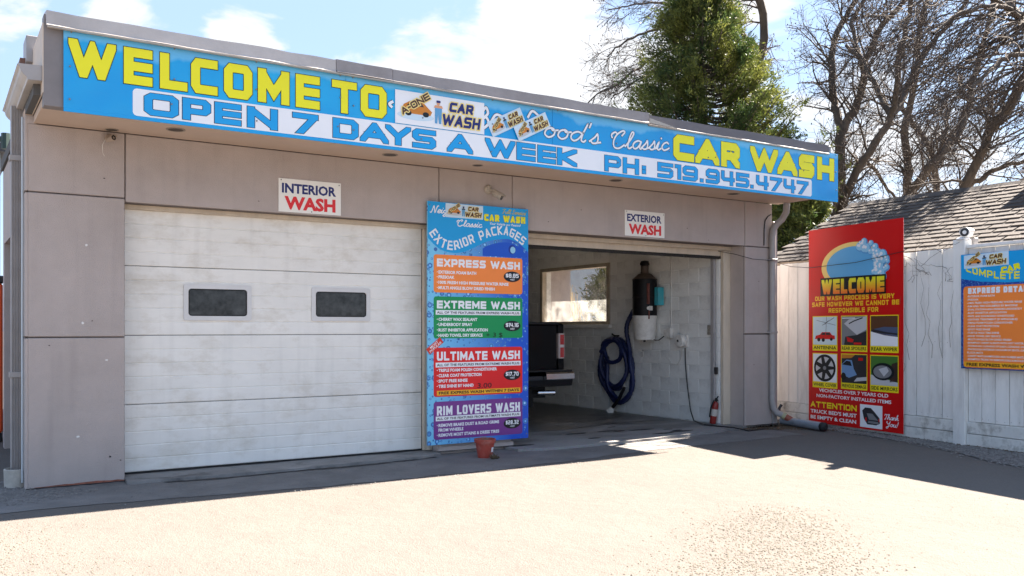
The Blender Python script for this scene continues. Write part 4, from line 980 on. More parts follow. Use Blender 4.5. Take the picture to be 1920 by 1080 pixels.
p.put('water_drop', [ell(5.035, 2.35, .05, .055, 20)], ink('drop_shadow', (10, 50, 150)), 2); p.put('water_drop', [ell(5.045, 2.345, .036, .04, 20)], BUBBLE, 3)
cx = [4.02, 4.07, 4.16, 4.25, 4.32, 4.39, 4.47, 4.60, 4.69, 4.79, 4.90, 5.02, 5.11, 5.19]
cl = smooth([(3.97, 2.52), (4.02, 2.455), (4.09, 2.39), (4.18, 2.36), (4.27, 2.363), (4.36, 2.395), (4.47, 2.44), (4.60, 2.49), (4.72, 2.535), (4.83, 2.562), (4.94, 2.568), (5.04, 2.545), (5.13, 2.50), (5.22, 2.44)], 8)
def along(poly):
    ls = [0]
    for a, b in zip(cl[:-1], cl[1:]): ls.append(ls[-1] + math.hypot(b[0] - a[0], b[1] - a[1]))
    T = ls[-1]
    def f(x, y):
        s = min(max(x, 0), 0.9999) * T; i = 0
        while i < len(ls) - 2 and ls[i + 1] < s: i += 1
        t = (s - ls[i]) / max(1e-9, ls[i + 1] - ls[i]); a, b = cl[i], cl[i + 1]
        d = Vector((b[0] - a[0], b[1] - a[1])).normalized()
        return (a[0] + (b[0] - a[0]) * t - d.y * y, a[1] + (b[1] - a[1]) * t + d.x * y)
    return f, T
fw, TL = along(cl)
p.put('lettering', [[fw(a / TL, b) for a, b in q] for q in block_text('EXTERIOR PACKAGES', 0.01, TL - .01, -.052, .052, .019, gap=.018, space=.6)], WHITE, 3)
p.put('lettering', script_text('Neig', 3.95, 4.17, 2.715, .038, .0055), WHITE, 2)
p.put('lettering', script_text('Classic', 4.29, 4.62, 2.585, .034, .0055), WHITE, 2)
company_logo(p, 4.145, 4.635, 2.675, 2.832, 4, 0, True)
outlined(p, 'CAR WASH', 4.65, 5.22, 2.665, 2.745, .026, YELLOW, o=.002, layer=2, gap=.012, space=.5)
p.put('lettering', script_text('Full Service', 4.90, 5.225, 2.768, .025, .0035), ink('script_gold', (196, 180, 90)), 2)
p.put('lettering', font_text('Your Vehicle our Passion!', 4.72, 5.15, 2.625, 2.655, 0.02, shear=.3), WHITE, 2)
def block(z0, z1, col, title, tz, strip, sz, lines, price, pz):
    p.put('colour_panel', [rrect(3.995, 5.18, z0, z1, .03)], col, 2)
    p.put('lettering', block_text(title, 4.035, 5.145, tz[0], tz[1], .024, gap=.013, space=.5), WHITE, 3)
    if strip:
        p.put('white_strip', [rect(4.02, 5.155, sz[0], sz[1])], WHITE, 3)
        p.put('lettering', font_text(strip, 4.035, 5.14, sz[0] + .012, sz[1] - .012, 0.022), INKBLACK, 4)
    for s, wd, z in lines:
        if s.startswith('*'):
            s = s[1:]; p.put('bullet', [ell(4.04, z, .006, .006, 8)], WHITE, 3)
        p.put('lettering', font_text(s, 4.055, 4.055 + wd, z - .019, z + .019, 0.04), WHITE, 3)
    p.put('price_badge', [ell(5.035, pz, .118, .062, 28)], INKBLACK, 4)
    p.put('lettering', block_text(price, 4.945, 5.125, pz - .012, pz + .036, .010, gap=.006), WHITE, 5)
    p.put('lettering', font_text('+HST', 5.005, 5.07, pz - .045, pz - .022, 0.02), WHITE, 5)
block(1.825, 2.25, ORANGE, 'EXPRESS WASH', (2.115, 2.205), None, None, [('*EXTERIOR FOAM BATH', .49, 2.055), ('*PRESOAK', .205, 2.0), ('*100% FRESH HIGH PRESSURE WATER RINSE', .93, 1.94), ('*MULTI ANGLE BLOW DRIED FINISH', .74, 1.88)], '$8.85', 2.03)
block(1.31, 1.78, GREEN, 'EXTREME WASH', (1.645, 1.735), 'ALL OF THE FEATURES FROM EXPRESS WASH PLUS:', (1.575, 1.627), [('*CHERRY WAX SEALANT', .505, 1.525), ('*UNDERBODY SPRAY', .44, 1.467), ('*RUST INHIBITOR APPLICATION', .645, 1.405), ('*HAND TOWEL DRY SERVICE', .575, 1.345)], '$14.16', 1.45)
block(.655, 1.205, ink('panel_red', (226, 34, 36)), 'ULTIMATE WASH', (1.06, 1.16), 'ALL OF THE FEATURES FROM EXTREME WASH PLUS:', (.985, 1.038), [('*TRIPLE FOAM POLISH CONDITIONER', .77, .952), ('*CLEAR COAT PROTECTION', .56, .893), ('*SPOT FREE RINSE', .375, .832), ('*TIRE SHINE BY HAND', .455, .773)], '$17.70', .875)
block(.175, .60, PURPLE, 'RIM LOVERS WASH', (.445, .55), 'ALL OF THE FEATURES FROM ULTIMATE WASH PLUS:', (.383, .435), [('*REMOVE BRAKE DUST & ROAD GRIME', .80, .335), ('FROM WHEELS', .32, .282), ('*REMOVE MOST STAINS & DRESS TIRES', .80, .225)], '$28.32', .305)
p.put('amber_strip', [rect(4.035, 5.15, .67, .722)], AMBER, 3); p.put('lettering', font_text('FREE EXPRESS WASH WITHIN 7 DAYS', 4.06, 5.13, .68, .714, 0.03), INKBLACK, 4)
p.put('handwriting', font_text('3.00', 4.56, 4.75, .735, .795, 0.005, shear=.05), INKBLACK, 5)
p.put('handwriting', font_text('+ 3 $', 4.675, 4.90, 1.32, 1.375, -0.0, shear=.05), INKBLACK, 5)
p.put('ribbon_flash', rot2([rect(0, .22, 0, .075)], 3.945, 1.13, 38), REDORANGE, 4); p.put('lettering', rot2(font_text('MOST', .05, .17, .040, .068, .02) + font_text('POPULAR', .02, .2, .008, .036, .02), 3.945, 1.13, 38), WHITE, 5)
for a, b in ((3.945, 2.80), (5.235, 2.81), (3.94, 1.5), (5.245, 1.45), (3.945, .16), (5.24, .17), (5.20, 2.44)):
    MB().lathe([(0.008, 0), (0.008, 0.004), (0.004, 0.005)], (a, -0.062, b), (0, -1, 0), 8).build('screw', SCREW, brd)
MB().box(4.2, 4.26, -0.042, -0.001, 0.3, 2.58).box(4.95, 5.01, -0.042, -0.001, 0.3, 2.58).build('batten', CREAM, brd)

# ------------------------------------------------------------------ red sign on the fence
o0 = FO + FN * 0.075
red = thing('red_warning_sign', 'tall red WELCOME sign with car part pictures leaning on the white fence', 'sign', o0 + FD * 0.7)
p = Print(o0, FD, (0, 0, 1), FN, red)
p.slab('sign_panel', -0.16, 1.565, 0.05, 2.86, 0.006, SIGNRED)
MB().box(-0.158, 1.563, -0.012, -0.0065, 0.052, 2.858, lambda a, w, b: p.at(a, b, w)).build('bounce_shield', WHITEPLASTIC, red)  # unseen white slab added to stop red bounce onto the fence
# round emblem: gold ring, blue disc, foam bubbles (the mascot is left out)
p.put('emblem_ring', [ell(.70, 2.29, .60, .33, 40)], CREAMINK, 1)
p.put('emblem_disc', [ell(.70, 2.29, .50, .27, 40)], ink('emblem_blue', (96, 176, 226)), 2)
rb = random.Random(8); bub = []
for i in range(46):
    a = rb.uniform(-35, 75); q = rb.uniform(.42, .62)
    bub.append((.70 + q * math.cos(R(a)), 2.29 + q * .56 * math.sin(R(a)), rb.uniform(.035, .075)))
p.put('bubble_shade', [ell(x, y, r * 1.08, r * 1.08, 14) for x, y, r in bub], BUBBLE2, 3)
for i, (x, y, r) in enumerate(bub): pass
p.put('bubble', [ell(x - .008, y + .01, r * .85, r * .85, 14) for x, y, r in bub], BUBBLE, 5)
p.put('bubble_glint', [ell(x - .02, y + .022, r * .35, r * .3, 10) for x, y, r in bub], WHITE, 7)
p.put('lettering_outline', [rect(.085, 1.285, 1.885, 2.145)], INKBLACK, 9)
p.put('lettering', block_text('WELCOME', .11, 1.26, 1.91, 2.12, .058, gap=.022), gradient_ink('gold_fade', (246, 120, 30), (236, 232, 40), 2, 1.93, 2.10), 10)
for s, a, b, z in (('OUR WASH PROCESS IS VERY', -.03, 1.42, 1.85), ('SAFE HOWEVER WE CANNOT BE', -.09, 1.50, 1.765), ('RESPONSIBLE FOR', .24, 1.15, 1.675)):
    p.put('lettering', block_text(s, a, b, z - .03, z + .035, .016, gap=.011, space=.5), ink('text_gold', (248, 196, 34)), 1)
def pic(x0, x1, z0, z1, cap, bg):
    p.put('picture_border', [rect(x0, x1, z0, z1)], SIGNYEL, 1)
    p.put('picture', [rect(x0 + .012, x1 - .012, z0 + .088, z1 - .012)], bg, 2)
    p.put('lettering', font_text(cap, x0 + .018, x1 - .018, z0 + .022, z0 + .072, 0.02), INKBLACK, 2)
    W, Hh = x1 - x0 - .024, z1 - z0 - .10
    return lambda name, polys, m, k: p.put(name, [[(x0 + .012 + a * W, z0 + .088 + b * Hh) for a, b in q] for q in polys], m, k)
rw = ((-.08, .41), (.48, .96), (1.01, 1.49)); PICBG = ink('picture_sky', (206, 226, 234))
f = pic(*rw[0], 1.10, 1.60, 'ANTENNA', PICBG)
f('printed_car', [[(.08, .2), (.12, .32), (.30, .36), (.38, .45), (.72, .45), (.80, .35), (.92, .33), (.93, .2)]], RED, 3)
f('printed_car_window', [[(.34, .35), (.41, .43), (.52, .43), (.52, .35)], [(.55, .35), (.55, .43), (.70, .43), (.76, .35)]], DKGREY, 4)
f('printed_tyre', [ell(.25, .18, .07, .07, 12), ell(.44, .17, .07, .07, 12), ell(.78, .2, .06, .06, 12)], INKBLACK, 4)
f('printed_antenna', ribbon([(.55, .45), (.58, 1)], .006) + ribbon([(.15, .88), (.95, .70)], .006) + ribbon([(.4, .70), (.9, .97)], .008) + ribbon([(.5, .72), (.66, .88)], .006), DKGREY, 3)
f = pic(*rw[1], 1.10, 1.60, 'REAR SPOILERS', MIDGREY)
f('printed_boot_lid', [[(.1, .75), (.3, .9), (1, 1), (1, .55), (.62, .36)]], LTGREY, 3); f('printed_bumper', [[(.15, .3), (.62, .36), (1, .5), (1, 0), (.1, 0)]], DKGREY, 3)
f('printed_tail_light', [[(.2, .3), (.5, .2), (.45, .1), (.25, .12)], [(.5, .1), (.8, .1), (.8, .03), (.5, .03)]], RED, 4); f('printed_spoiler', ribbon([(.3, .75), (.5, .84), (.85, .95)], .02), INKBLACK, 4)
f('printed_streak', [rect(.02, .55, .93, .96)], WHITE, 4)
f = pic(*rw[2], 1.10, 1.60, 'REAR WIPER', ink('picture_brown', (92, 58, 36)))
f('printed_body', [[(0, 0), (1, 0), (1, .3), (.5, .36), (0, .48)]], WHITE, 3); f('printed_glass', [[(0, .48), (.5, .38), (1, .3), (1, .62), (.5, .64), (.1, .56)]], ink('picture_slate', (78, 90, 120)), 3)
f('printed_wiper', [[(.03, .52), (.1, .56), (.6, .46), (1, .42), (1, .37), (.5, .41), (.1, .46)]], DKGREY, 5)
f = pic(*rw[0], .565, 1.065, 'WHEEL COVER', WHITE)
f('printed_rim', [ell(.5, .5, .46, .49, 30)], INKBLACK, 3)
f('printed_rim_gap', [[(.5 + .38 * math.cos(R(a + d)), .5 + .40 * math.sin(R(a + d))) for d in (-17, 0, 17)] + [(.5 + .17 * math.cos(R(a)), .5 + .18 * math.sin(R(a)))] for a in range(26, 386, 52)], LTGREY, 4)
f('printed_hub', [ell(.5, .5, .07, .07, 12)], MIDGREY, 5)
f = pic(*rw[1], .575, 1.07, 'PREVIOUS DEMAGE', DKGREY)
f('printed_leaves', [[(0, 1), (.55, 1), (.4, .88), (0, .86)]], CARORANGE, 3); f('printed_car', [[(0, .3), (0, .65), (.2, .82), (.42, .8), (.5, .5), (.62, .3), (.3, .18)]], ink('picture_steel', (112, 150, 196)), 3)
f('printed_car_window', [[(.02, .64), (.2, .78), (.36, .76), (.42, .6)]], INKBLACK, 4); f('printed_tyre', [ell(.08, .22, .1, .14, 14)], INKBLACK, 5); f('printed_road', [[(.5, .06), (1, .12), (1, .25), (.62, .2)]], LTGREY, 4)
f('printed_tail_light', [rect(.68, .86, .8, .9)], RED, 4)
f = pic(*rw[2], .575, 1.065, 'SIDE MIRRORS', DKGREEN)
f('printed_door', [[(0, 0), (1, 0), (1, .12), (0, .35)]], LTGREY, 3); f('printed_pillar', [[(.78, .75), (1, .82), (1, .15), (.7, .12)]], ink('picture_umber', (58, 42, 36)), 3)
f('printed_mirror', [ell(.46, .47, .42, .30, 24)], INKBLACK, 4); f('printed_reflection', [ell(.44, .46, .34, .22, 24)], MIDGREY, 5); f('printed_reflection', [[(.3, .55), (.6, .64), (.68, .5), (.5, .3)]], LTGREY, 6)
p.put('lettering', font_text('VECHICLES OVER 7 YEARS OLD', .05, 1.32, .505, .555, .025), WHITE, 1)
p.put('lettering', font_text('NON-FACTORY INSTALLED ITEMS', -.0, 1.37, .425, .475, .025), WHITE, 1)
p.put('lettering', block_text('ATTENTION', -.12, .77, .275, .36, .02, gap=.014), SIGNYEL, 1)
p.put('lettering', font_text("TRUCK BED'S MUST", -.12, .77, .19, .245, .03), WHITE, 1)
p.put('lettering', font_text('BE EMPTY & CLEAN', -.12, .76, .105, .16, .03), WHITE, 1)
p.put('picture', [rect(.83, 1.22, .075, .385)], WHITE, 1)
p.put('printed_truck', [[(.87, .30), (.92, .345), (1.02, .345), (1.08, .30), (1.17, .22), (1.18, .15), (1.12, .12), (.96, .12), (.90, .19)]], DKGREY, 2)
p.put('printed_truck_bed', [[(.95, .27), (1.05, .27), (1.15, .185), (.99, .185)], [(.98, .17), (1.15, .165), (1.17, .135), (.97, .14)]], MIDGREY, 3)
p.put('printed_tail_light', [rect(.925, .95, .16, .21), rect(1.155, 1.175, .17, .21)], RED, 3)
p.put('lettering', script_text('Thank', 1.25, 1.49, .215, .034, .005), WHITE, 1); p.put('lettering', script_text('You!', 1.28, 1.48, .125, .034, .005), WHITE, 1)

# ------------------------------------------------------------------ orange detail board at the right end
o0 = FO + FN * 0.075
det = thing('detail_price_board', 'blue and orange complete interior detail board on the right fence section', 'sign', o0 + FD * 3.2 + Vector((0, 0, 0.95)))
p = Print(o0, FD, (0, 0, 1), FN, det)
p.slab('sign_panel', 2.43, 4.15, 0.94, 2.31, 0.012, droplet_ink('dark_drops', (20, 50, 120), (20, 60, 150), 2, 0, 1, 60))
p.put('cyan_field', [[(2.432, 2.02), (2.7, 1.975), (3.05, 1.95), (3.4, 1.955), (3.4, 2.308), (2.432, 2.308)], [(3.4, 1.955), (4.148, 2.0), (4.148, 2.308), (3.4, 2.308)]], CYAN, 1)
company_logo(p, 2.475, 3.065, 2.145, 2.305, 4, 1.5, True)
for ch, x, z, a in (('C', 2.97, 2.055, 6), ('A', 3.05, 2.065, 10), ('R', 3.135, 2.08, 12), ('W', 3.27, 2.10, 6), ('A', 3.39, 2.11, 4), ('S', 3.48, 2.11, 0), ('H', 3.57, 2.11, 0)):
    p.put('lettering', rot2(block_text(ch, 0, .075 if ch != 'W' else .11, 0, .075, .026), x, z, a), YELLOW, 2)
cw = lambda x, y: (x, y + 1.985 + .32 * (x - 3.12) ** 2)
p.put('lettering', warp(block_text('COMPLETE INTERIOR', 2.50, 3.85, 0, .085, .018, gap=.016, space=.45), cw), YELLOW, 2)
p.put('colour_panel', [rrect(2.465, 4.11, .955, 1.925, .04)], ORANGE, 2)
p.put('lettering', block_text('EXPRESS DETAIL', 2.53, 3.33, 1.835, 1.905, .022, gap=.012, space=.4), WHITE, 3)
DL = ['EXTERIOR FOAM BATH', 'PRESOAK', '100% FRESH HIGH PRESSURE WATER RINSE', 'RIM AND TIRE SCRUBBING BY MACHINE', 'DUAL STATION HIGH PRESSURE UNDERBODY', 'RUST INHIBITOR APPLICATION', 'VINYL AND DASHBOARD CONDITIONED', 'LEATHER TREATMENT (IF APPLICABLE)', 'TRIPLE FOAM POLISH CONDITIONER', 'CLEAR COAT PROTECTION', 'SPOT FREE RINSE', 'TURTLE WAX TIRE SHINE', 'HAND TOWEL DRY SERVICE', 'MULTI ANGLE BLOW DRIED FINISH', 'SHAMPOO CARPET & SEATS WITH HOT WATER', 'THOROUGH CLEANING OF DASH, CONSOLE, DOORS', 'THOROUGH INTERIOR VACUUM OF SEATS, CARPET &', 'FLOOR MATS', 'CARPET MATS SHAMPOOED AND RUBBER MATS CLEANED', 'SHAMPOO TRUNK TO REMOVE SOILS & MOULD']
for i, s in enumerate(DL):
    z = 1.805 - i * .0395
    p.put('lettering', font_text(('' if s == 'FLOOR MATS' else '-') + s, 2.52, 2.52 + .0192 * (len(s) + 1), z - .012, z + .012, .02), WHITE, 3)
p.put('amber_strip', [rect(2.475, 4.10, .965, 1.022)], AMBER, 3); p.put('lettering', font_text('FREE EXPRESS WASH WITHIN 7 DAYS', 2.51, 3.74, .975, 1.013, .03), INKBLACK, 4)
# ------------------------------------------------------------------ white board fence
FW = mat('fence_white_paint', (0.83, 0.82, 0.79), 0.65, var=0.14, vscale=3, inst=0.05, bump=0.3, bscale=14, stretch=(1, 1, 0.25), dirt=(0.32, 0.30, 0.27), dscale=4, damt=0.45)
FWD = mat('fence_weathered_base', (0.74, 0.73, 0.69), 0.75, var=0.2, vscale=3, inst=0.05, bump=0.4, bscale=14, dirt=(0.13, 0.11, 0.08), dscale=5, damt=0.75)
def ff(s, off, z): p_ = FO + FD * s + FN * off; return (p_.x, p_.y, z)
fen = thing('board_fence', 'tall white painted board fence with square posts right of the car wash', 'fence', ff(1, 0, 0))
rnd = random.Random(12)
posts = [-1.45, 2.295, 5.9, 9.5]
for q in range(3):
    a, b = posts[q] + (0.0 if q == 0 else 0.175), posts[q + 1]
    if q == 0: a = -1.27
    n = round((b - a) / (0.193 if q == 0 else 0.182)); w = (b - a) / n
    for k in range(n):
        s0, s1 = a + k * w + 0.004, a + (k + 1) * w - 0.004
        o_ = rnd.uniform(-0.004, 0.004); t = 2.405 + (rnd.uniform(-.012, .012) if q == 0 else -0.02)
        mb = MB(); mb.bbox(s0, s1, -0.02 + o_, 0.0 + o_, 0.300 + rnd.uniform(0, .006), t, 0.003, ff); mb.build('plank', FW, fen)
    for z0, z1, d in ((0.158, 0.294, 0.022), (0.012, 0.150, 0.026)):
        mb = MB(); mb.bbox(a, b - 0.002, -0.02, d, z0, z1, 0.004, ff); mb.build('base_board', FWD, fen)
    mb = MB(); mb.box(a, b, -0.10, -0.029, 2.26, 2.35, ff); mb.build('rail', FW, fen); MB().box(a, b, -0.10, -0.029, 0.5, 0.59, ff).build('rail', FW, fen)
    MB().box(a, b, -0.0275, -0.0245, 0.02, 2.37, ff).build('gap_light_blocker', FWD, fen)  # unseen sheet added to block sun streaks between the planks
    if q > 0: mb = MB(); mb.bbox(a, b - 0.002, -0.035, 0.035, 2.388, 2.425, 0.004, ff); mb.build('cap_rail', FW, fen)
MB().bbox(-0.235, -0.16, 0.003, 0.03, 0.30, 2.40, 0.003, ff).build('trim_strip', FW, fen); MB().bbox(1.50, 1.52, 0.003, 0.02, 0.30, 2.40, 0.003, ff).build('trim_strip', FW, fen)
for q, s in enumerate(posts):
    mb = MB(); mb.bbox(s, s + 0.172, -0.07, 0.055, 0, 2.50, 0.006, ff); mb.build('post', FW, fen)
NAIL = mat('nail_head', (0.12, 0.11, 0.10), 0.6)
mb = MB()
for s in np.arange(1.6, 5.0, 0.0965):
    for z in (0.34, 1.25): 
        c = ff(s + rnd.uniform(-.01, .01), 0.004, z + rnd.uniform(-.01, .01)); mb.lathe([(0.004, 0), (0.003, 0.002)], c, FN, 5)
mb.build('nail_heads', NAIL, fen, kind='stuff')
# dry vine twigs that climb the fence
vine = MB(); rv = random.Random(21)
for k in range(26):
    s, z = rv.uniform(1.5, 2.35), rv.uniform(2.0, 2.45) if k > 5 else rv.uniform(0.6, 1.2)
    pts = [(s, 0.02 + rv.uniform(0, .05), z)]
    d = rv.uniform(-1.2, 1.2) if k > 5 else rv.uniform(-.3, .3)
    for j in range(6):
        s += .07 * d + rv.uniform(-.04, .04); z += rv.uniform(-.02, .07) if k > 5 else rv.uniform(.08, .22); pts.append((s, 0.015 + rv.uniform(0, .07), min(z, 2.62)))
    vine.tube([ff(*q) for q in pts], [0.003 - 0.0003 * j for j in range(7)], 4)
tag(vine.build('dry_vine', mat('dry_vine', (0.16, 0.13, 0.10), 0.9)), 'thin dry vine twigs hanging over the white fence beside the red sign', 'vine')

def camera(name, label, base, aim, length, rad, m, mount):
    """bullet camera: wall plate or foot, arm, body, hood, lens"""
    t = thing(name, label, 'security camera', base); base = Vector(base); aim = Vector(aim).normalized(); body0 = base + Vector(mount[1])
    MB().lathe([(rad * 1.5, 0), (rad * 1.5, 0.012), (rad * 1.1, 0.03), (rad * .4, 0.035)], base, mount[0], 18).build('mount', m, t, smooth=True)
    MB().tube([base + Vector(mount[0]) * 0.03, base + Vector(mount[1]) * 0.6 + Vector((0, 0, 0.01)), body0 + aim * length * .3], rad * 0.38, 8).build('arm', m, t, smooth=True)
    MB().lathe([(rad * .7, -0.005), (rad * .95, 0.01), (rad, 0.03), (rad, length), (rad * 1.12, length), (rad * 1.12, length + 0.02), (rad * .98, length + 0.022)], body0, aim, 20).build('body', m, t, smooth=True)
    MB().lathe([(rad * .96, 0), (rad * .96, 0.006), (rad * .5, 0.008), (rad * .42, 0.001)], body0 + aim * (length + 0.018), aim, 20).build('lens', BLACK, t, smooth=True)
    hd = MB()
    up = Vector((0, 0, 1)); side = aim.cross(up).normalized(); u2 = side.cross(aim).normalized(); sec = []
    for L_ in (-0.01, length + 0.045):
        for a in range(20, 161, 20): sec.append(body0 + aim * L_ + (side * math.cos(R(a)) + u2 * math.sin(R(a))) * rad * 1.22)
    hd.add(sec, [(i, i + 1, 8 + i + 1, 8 + i) for i in range(7)]); hd.build('hood', m, t, smooth=True)
    return t
OLDCAM = mat('aged_camera_white', (0.50, 0.44, 0.36), 0.55, var=0.3, vscale=30, dirt=(0.1, 0.07, 0.05), dscale=25, damt=0.6)
camera('security_camera', 'white bullet camera on the stucco just above the blue price board', (4.74, -0.006, 3.04), (0.50, -0.62, -0.42), 0.10, 0.036, OLDCAM, ((0, -1, 0), (0.02, -0.08, -0.045)))
camera('security_camera', 'small beige camera under the soffit at the left end of the building', (0.66, -0.006, 3.175), (0.35, -0.6, 0.12), 0.06, 0.024, mat('beige_plastic', (0.45, 0.36, 0.29), 0.5, var=0.2), ((0, -1, 0), (-0.02, -0.05, -0.03)))
MB().tube([(0.63, -0.02, 3.16), (0.60, -0.03, 3.10), (0.605, -0.02, 3.03), (0.62, -0.02, 3.0)], 0.003, 5).build('camera_lead', WHITEPLASTIC, bpy.data.objects['security_camera.001'])
camera('fence_camera', 'white camera with a black lens hood on top of the fence post', ff(2.40, 0.0, 2.50), (-0.80, -0.20, -0.02), 0.17, 0.052, mat('camera_white', (0.8, 0.8, 0.8), 0.35), ((0, 0, 1), (0.10, -0.02, 0.085)))
MB().bbox(2.40, 2.50, -0.14, -0.072, 2.38, 2.52, 0.004, ff).build('junction_box', METALGREY, bpy.data.objects['fence_camera'])
# overhead cord from the building to the fence
tag(MB().tube([(8.75, 0.26, 2.53), (8.85, 0.02, 2.47), (9.1, -0.06, 2.41), (9.5, -0.10, 2.40), (9.95, 0.2, 2.40), ff(-0.6, 0.02, 2.36), ff(-0.1, 0.10, 2.31), ff(0.8, 0.11, 2.33), ff(1.6, 0.10, 2.42)], 0.0045, 5).build('wire', BLACK), 'thin black wire sagging from the open bay to the white fence', 'wire')

# ------------------------------------------------------------------ things by the doors
pot = thing('flower_pot', 'red plastic flower pot with dead stalks under the price board', 'flower pot', (4.40, -0.50, 0))
POTRED = mat('red_plastic_pot', (0.40, 0.065, 0.045), 0.45, var=0.2, vscale=8, dirt=(0.5, 0.35, 0.3), dscale=9, damt=0.3)
MB().lathe([(0.0, 0.0), (0.095, 0.0), (0.098, 0.01), (0.128, 0.20), (0.142, 0.20), (0.146, 0.25), (0.136, 0.252), (0.130, 0.21), (0.122, 0.19)], (4.40, -0.50, 0.004), n=32).build('pot', POTRED, pot, smooth=True)
MB().lathe([(0.124, 0), (0.10, 0.015), (0.03, 0.02)], (4.40, -0.50, 0.195), n=20).build('soil', mat('potting_soil', (0.06, 0.04, 0.03), 0.95, var=0.5, vscale=40, bump=1), pot)
st = MB(); rv = random.Random(5)
for k in range(16):
    a = rv.uniform(0, 6.28); r0 = rv.uniform(0, .04); x, y = 4.40 + r0 * math.cos(a), -0.50 + r0 * math.sin(a)
    st.tube([(x, y, 0.20), (x + .03 * math.cos(a), y + .03 * math.sin(a), 0.25 + rv.uniform(0, .03)), (x + .07 * math.cos(a) * rv.uniform(.4, 1.3), y + .07 * math.sin(a), 0.24 + rv.uniform(0, .06))], [0.004, 0.003, 0.002], 4)
st.build('dead_stalks', mat('dead_stalk', (0.28, 0.20, 0.13), 0.9), pot)
a = math.atan2(-1, .28)
MB().add([(4.40 + r_ * math.cos(t), -0.50 + r_ * math.sin(t), z) for r_, z in ((0.117, 0.085), (0.128, 0.15)) for t in (a - .05, a + .14, a + .33)], [(0, 1, 4, 3), (1, 2, 5, 4)]).build('price_sticker', WHITE, pot)
for ch in pot.children: ch.scale = (0.82, 0.82, 0.82)
cl_ = MB(); rv = random.Random(9)
for k in range(14):
    x, y = 4.44 + rv.uniform(-.05, .05), -0.66 + rv.uniform(-.03, .03)
    cl_.tube([(x, y, 0.01), (x + rv.uniform(-.06, .06), y + rv.uniform(-.04, .04), 0.03 + rv.uniform(0, .04))], [0.012, 0.004], 5)
tag(cl_.build('dirt_clod', DEBRIS), 'dark clod of dirt and twigs on the asphalt in front of the red pot', 'dirt clod')

gp = thing('drain_pipe', 'grey plastic pipe lying on the ground at the foot of the right downspout', 'pipe', (9.66, -0.45, 0))
MB().tube([(9.74, -0.05, 0.075), (9.70, -0.35, 0.074), (9.60, -0.86, 0.07)], 0.058, 18).build('pipe', mat('blue_grey_pvc', (0.24, 0.27, 0.31), 0.4, var=0.25, vscale=5, dirt=(0.1, 0.09, 0.08), dscale=6, damt=0.5), gp, smooth=True)
MB().lathe([(0.062, 0), (0.062, 0.05), (0.03, 0.08)], (9.60, -0.86, 0.07), (-0.19, -0.98, 0), 16).build('end_cap', DARKRUBBER, gp)
MB().tube([(9.645, -0.135, 0.165), (9.67, -0.17, 0.145)], 0.05, 14).build('coupling', mat('pale_yellow_pvc', (0.52, 0.50, 0.30), 0.5, var=0.3), gp, smooth=True)
MB().tube([(9.672, -0.172, 0.142), (9.70, -0.22, 0.112), (9.71, -0.26, 0.09)], 0.045, 14).build('hose_end', mat('rust_red_hose', (0.38, 0.10, 0.06), 0.6, var=0.3), gp, smooth=True)
MB().tube([(9.62, -0.09, 0.20), (9.66, -0.07, 0.27), (9.69, -0.08, 0.31)], 0.022, 8).build('hook', BLACK, gp)

# ------------------------------------------------------------------ inside the bay
vac = thing('vacuum_tank', 'black wall mounted vacuum tank with a white bucket below it', 'vacuum', (8.66, 1.75, 1.24))
BLKPAINT = mat('black_tank_paint', (0.006, 0.006, 0.007), 0.5, spec=0.25, dirt=(0.06, 0.04, 0.03), dscale=5, damt=0.2)
MB().lathe([(0.185, 1.625), (0.19, 1.63), (0.19, 1.90), (0.194, 1.902), (0.194, 1.912), (0.19, 1.914), (0.19, 2.175), (0.196, 2.178), (0.196, 2.19)], (8.67, 1.75, 0), n=32).build('drum', BLKPAINT, vac, smooth=True)
MB().lathe([(0.194, 2.19), (0.10, 2.275), (0.065, 2.285), (0.06, 2.31), (0.062, 2.40)], (8.67, 1.75, 0), n=28).build('cone_top', mat('rusty_tank_top', (0.085, 0.06, 0.045), 0.6, var=0.5, vscale=9), vac, smooth=True)
MB().lathe([(0.055, 2.40), (0.074, 2.415), (0.074, 2.44), (0.06, 2.475), (0.02, 2.485)], (8.67, 1.75, 0), n=24).build('motor_cap', BLKPAINT, vac, smooth=True)
MB().lathe([(0.155, 1.24), (0.165, 1.25), (0.19, 1.60), (0.195, 1.605), (0.195, 1.62)], (8.67, 1.75, 0), n=32).build('bucket', WHITEPLASTIC, vac, smooth=True)
MB().lathe([(0.02, 1.21), (0.022, 1.24)], (8.67, 1.75, 0), n=10).build('drain_plug', BLACK, vac)
MB().bbox(8.70, 8.82, 1.47, 1.56, 1.78, 2.06, 0.006).build('control_box', mat('teal_box_paint', (0.05, 0.42, 0.50), 0.5, var=0.2, vscale=6, dirt=(0.2, 0.2, 0.2), dscale=5, damt=0.3), vac)
MB().bbox(8.60, 8.66, 1.55, 1.60, 1.70, 1.77, 0.004).lathe([(0.028, 0), (0.028, 0.03)], (8.60, 1.57, 1.735), (-0.8, -0.6, 0), 12).build('gauge', WHITEPLASTIC, vac)
MB().bbox(8.57, 8.61, 1.56, 1.60, 1.80, 2.12, 0.004).tube([(8.6, 1.57, 1.7), (8.6, 1.57, 1.57)], 0.012, 6).build('valve', mat('rust_red_valve', (0.18, 0.05, 0.035), 0.6, var=0.5, vscale=12), vac)
hose = thing('vacuum_hose', 'long dark blue ribbed hose coiled on the white block wall', 'hose', (8.80, 2.6, 0.03))
HOSE = mat('blue_hose', (0.012, 0.022, 0.10), 0.4, var=0.3, vscale=20, bump=0.6, bscale=90)
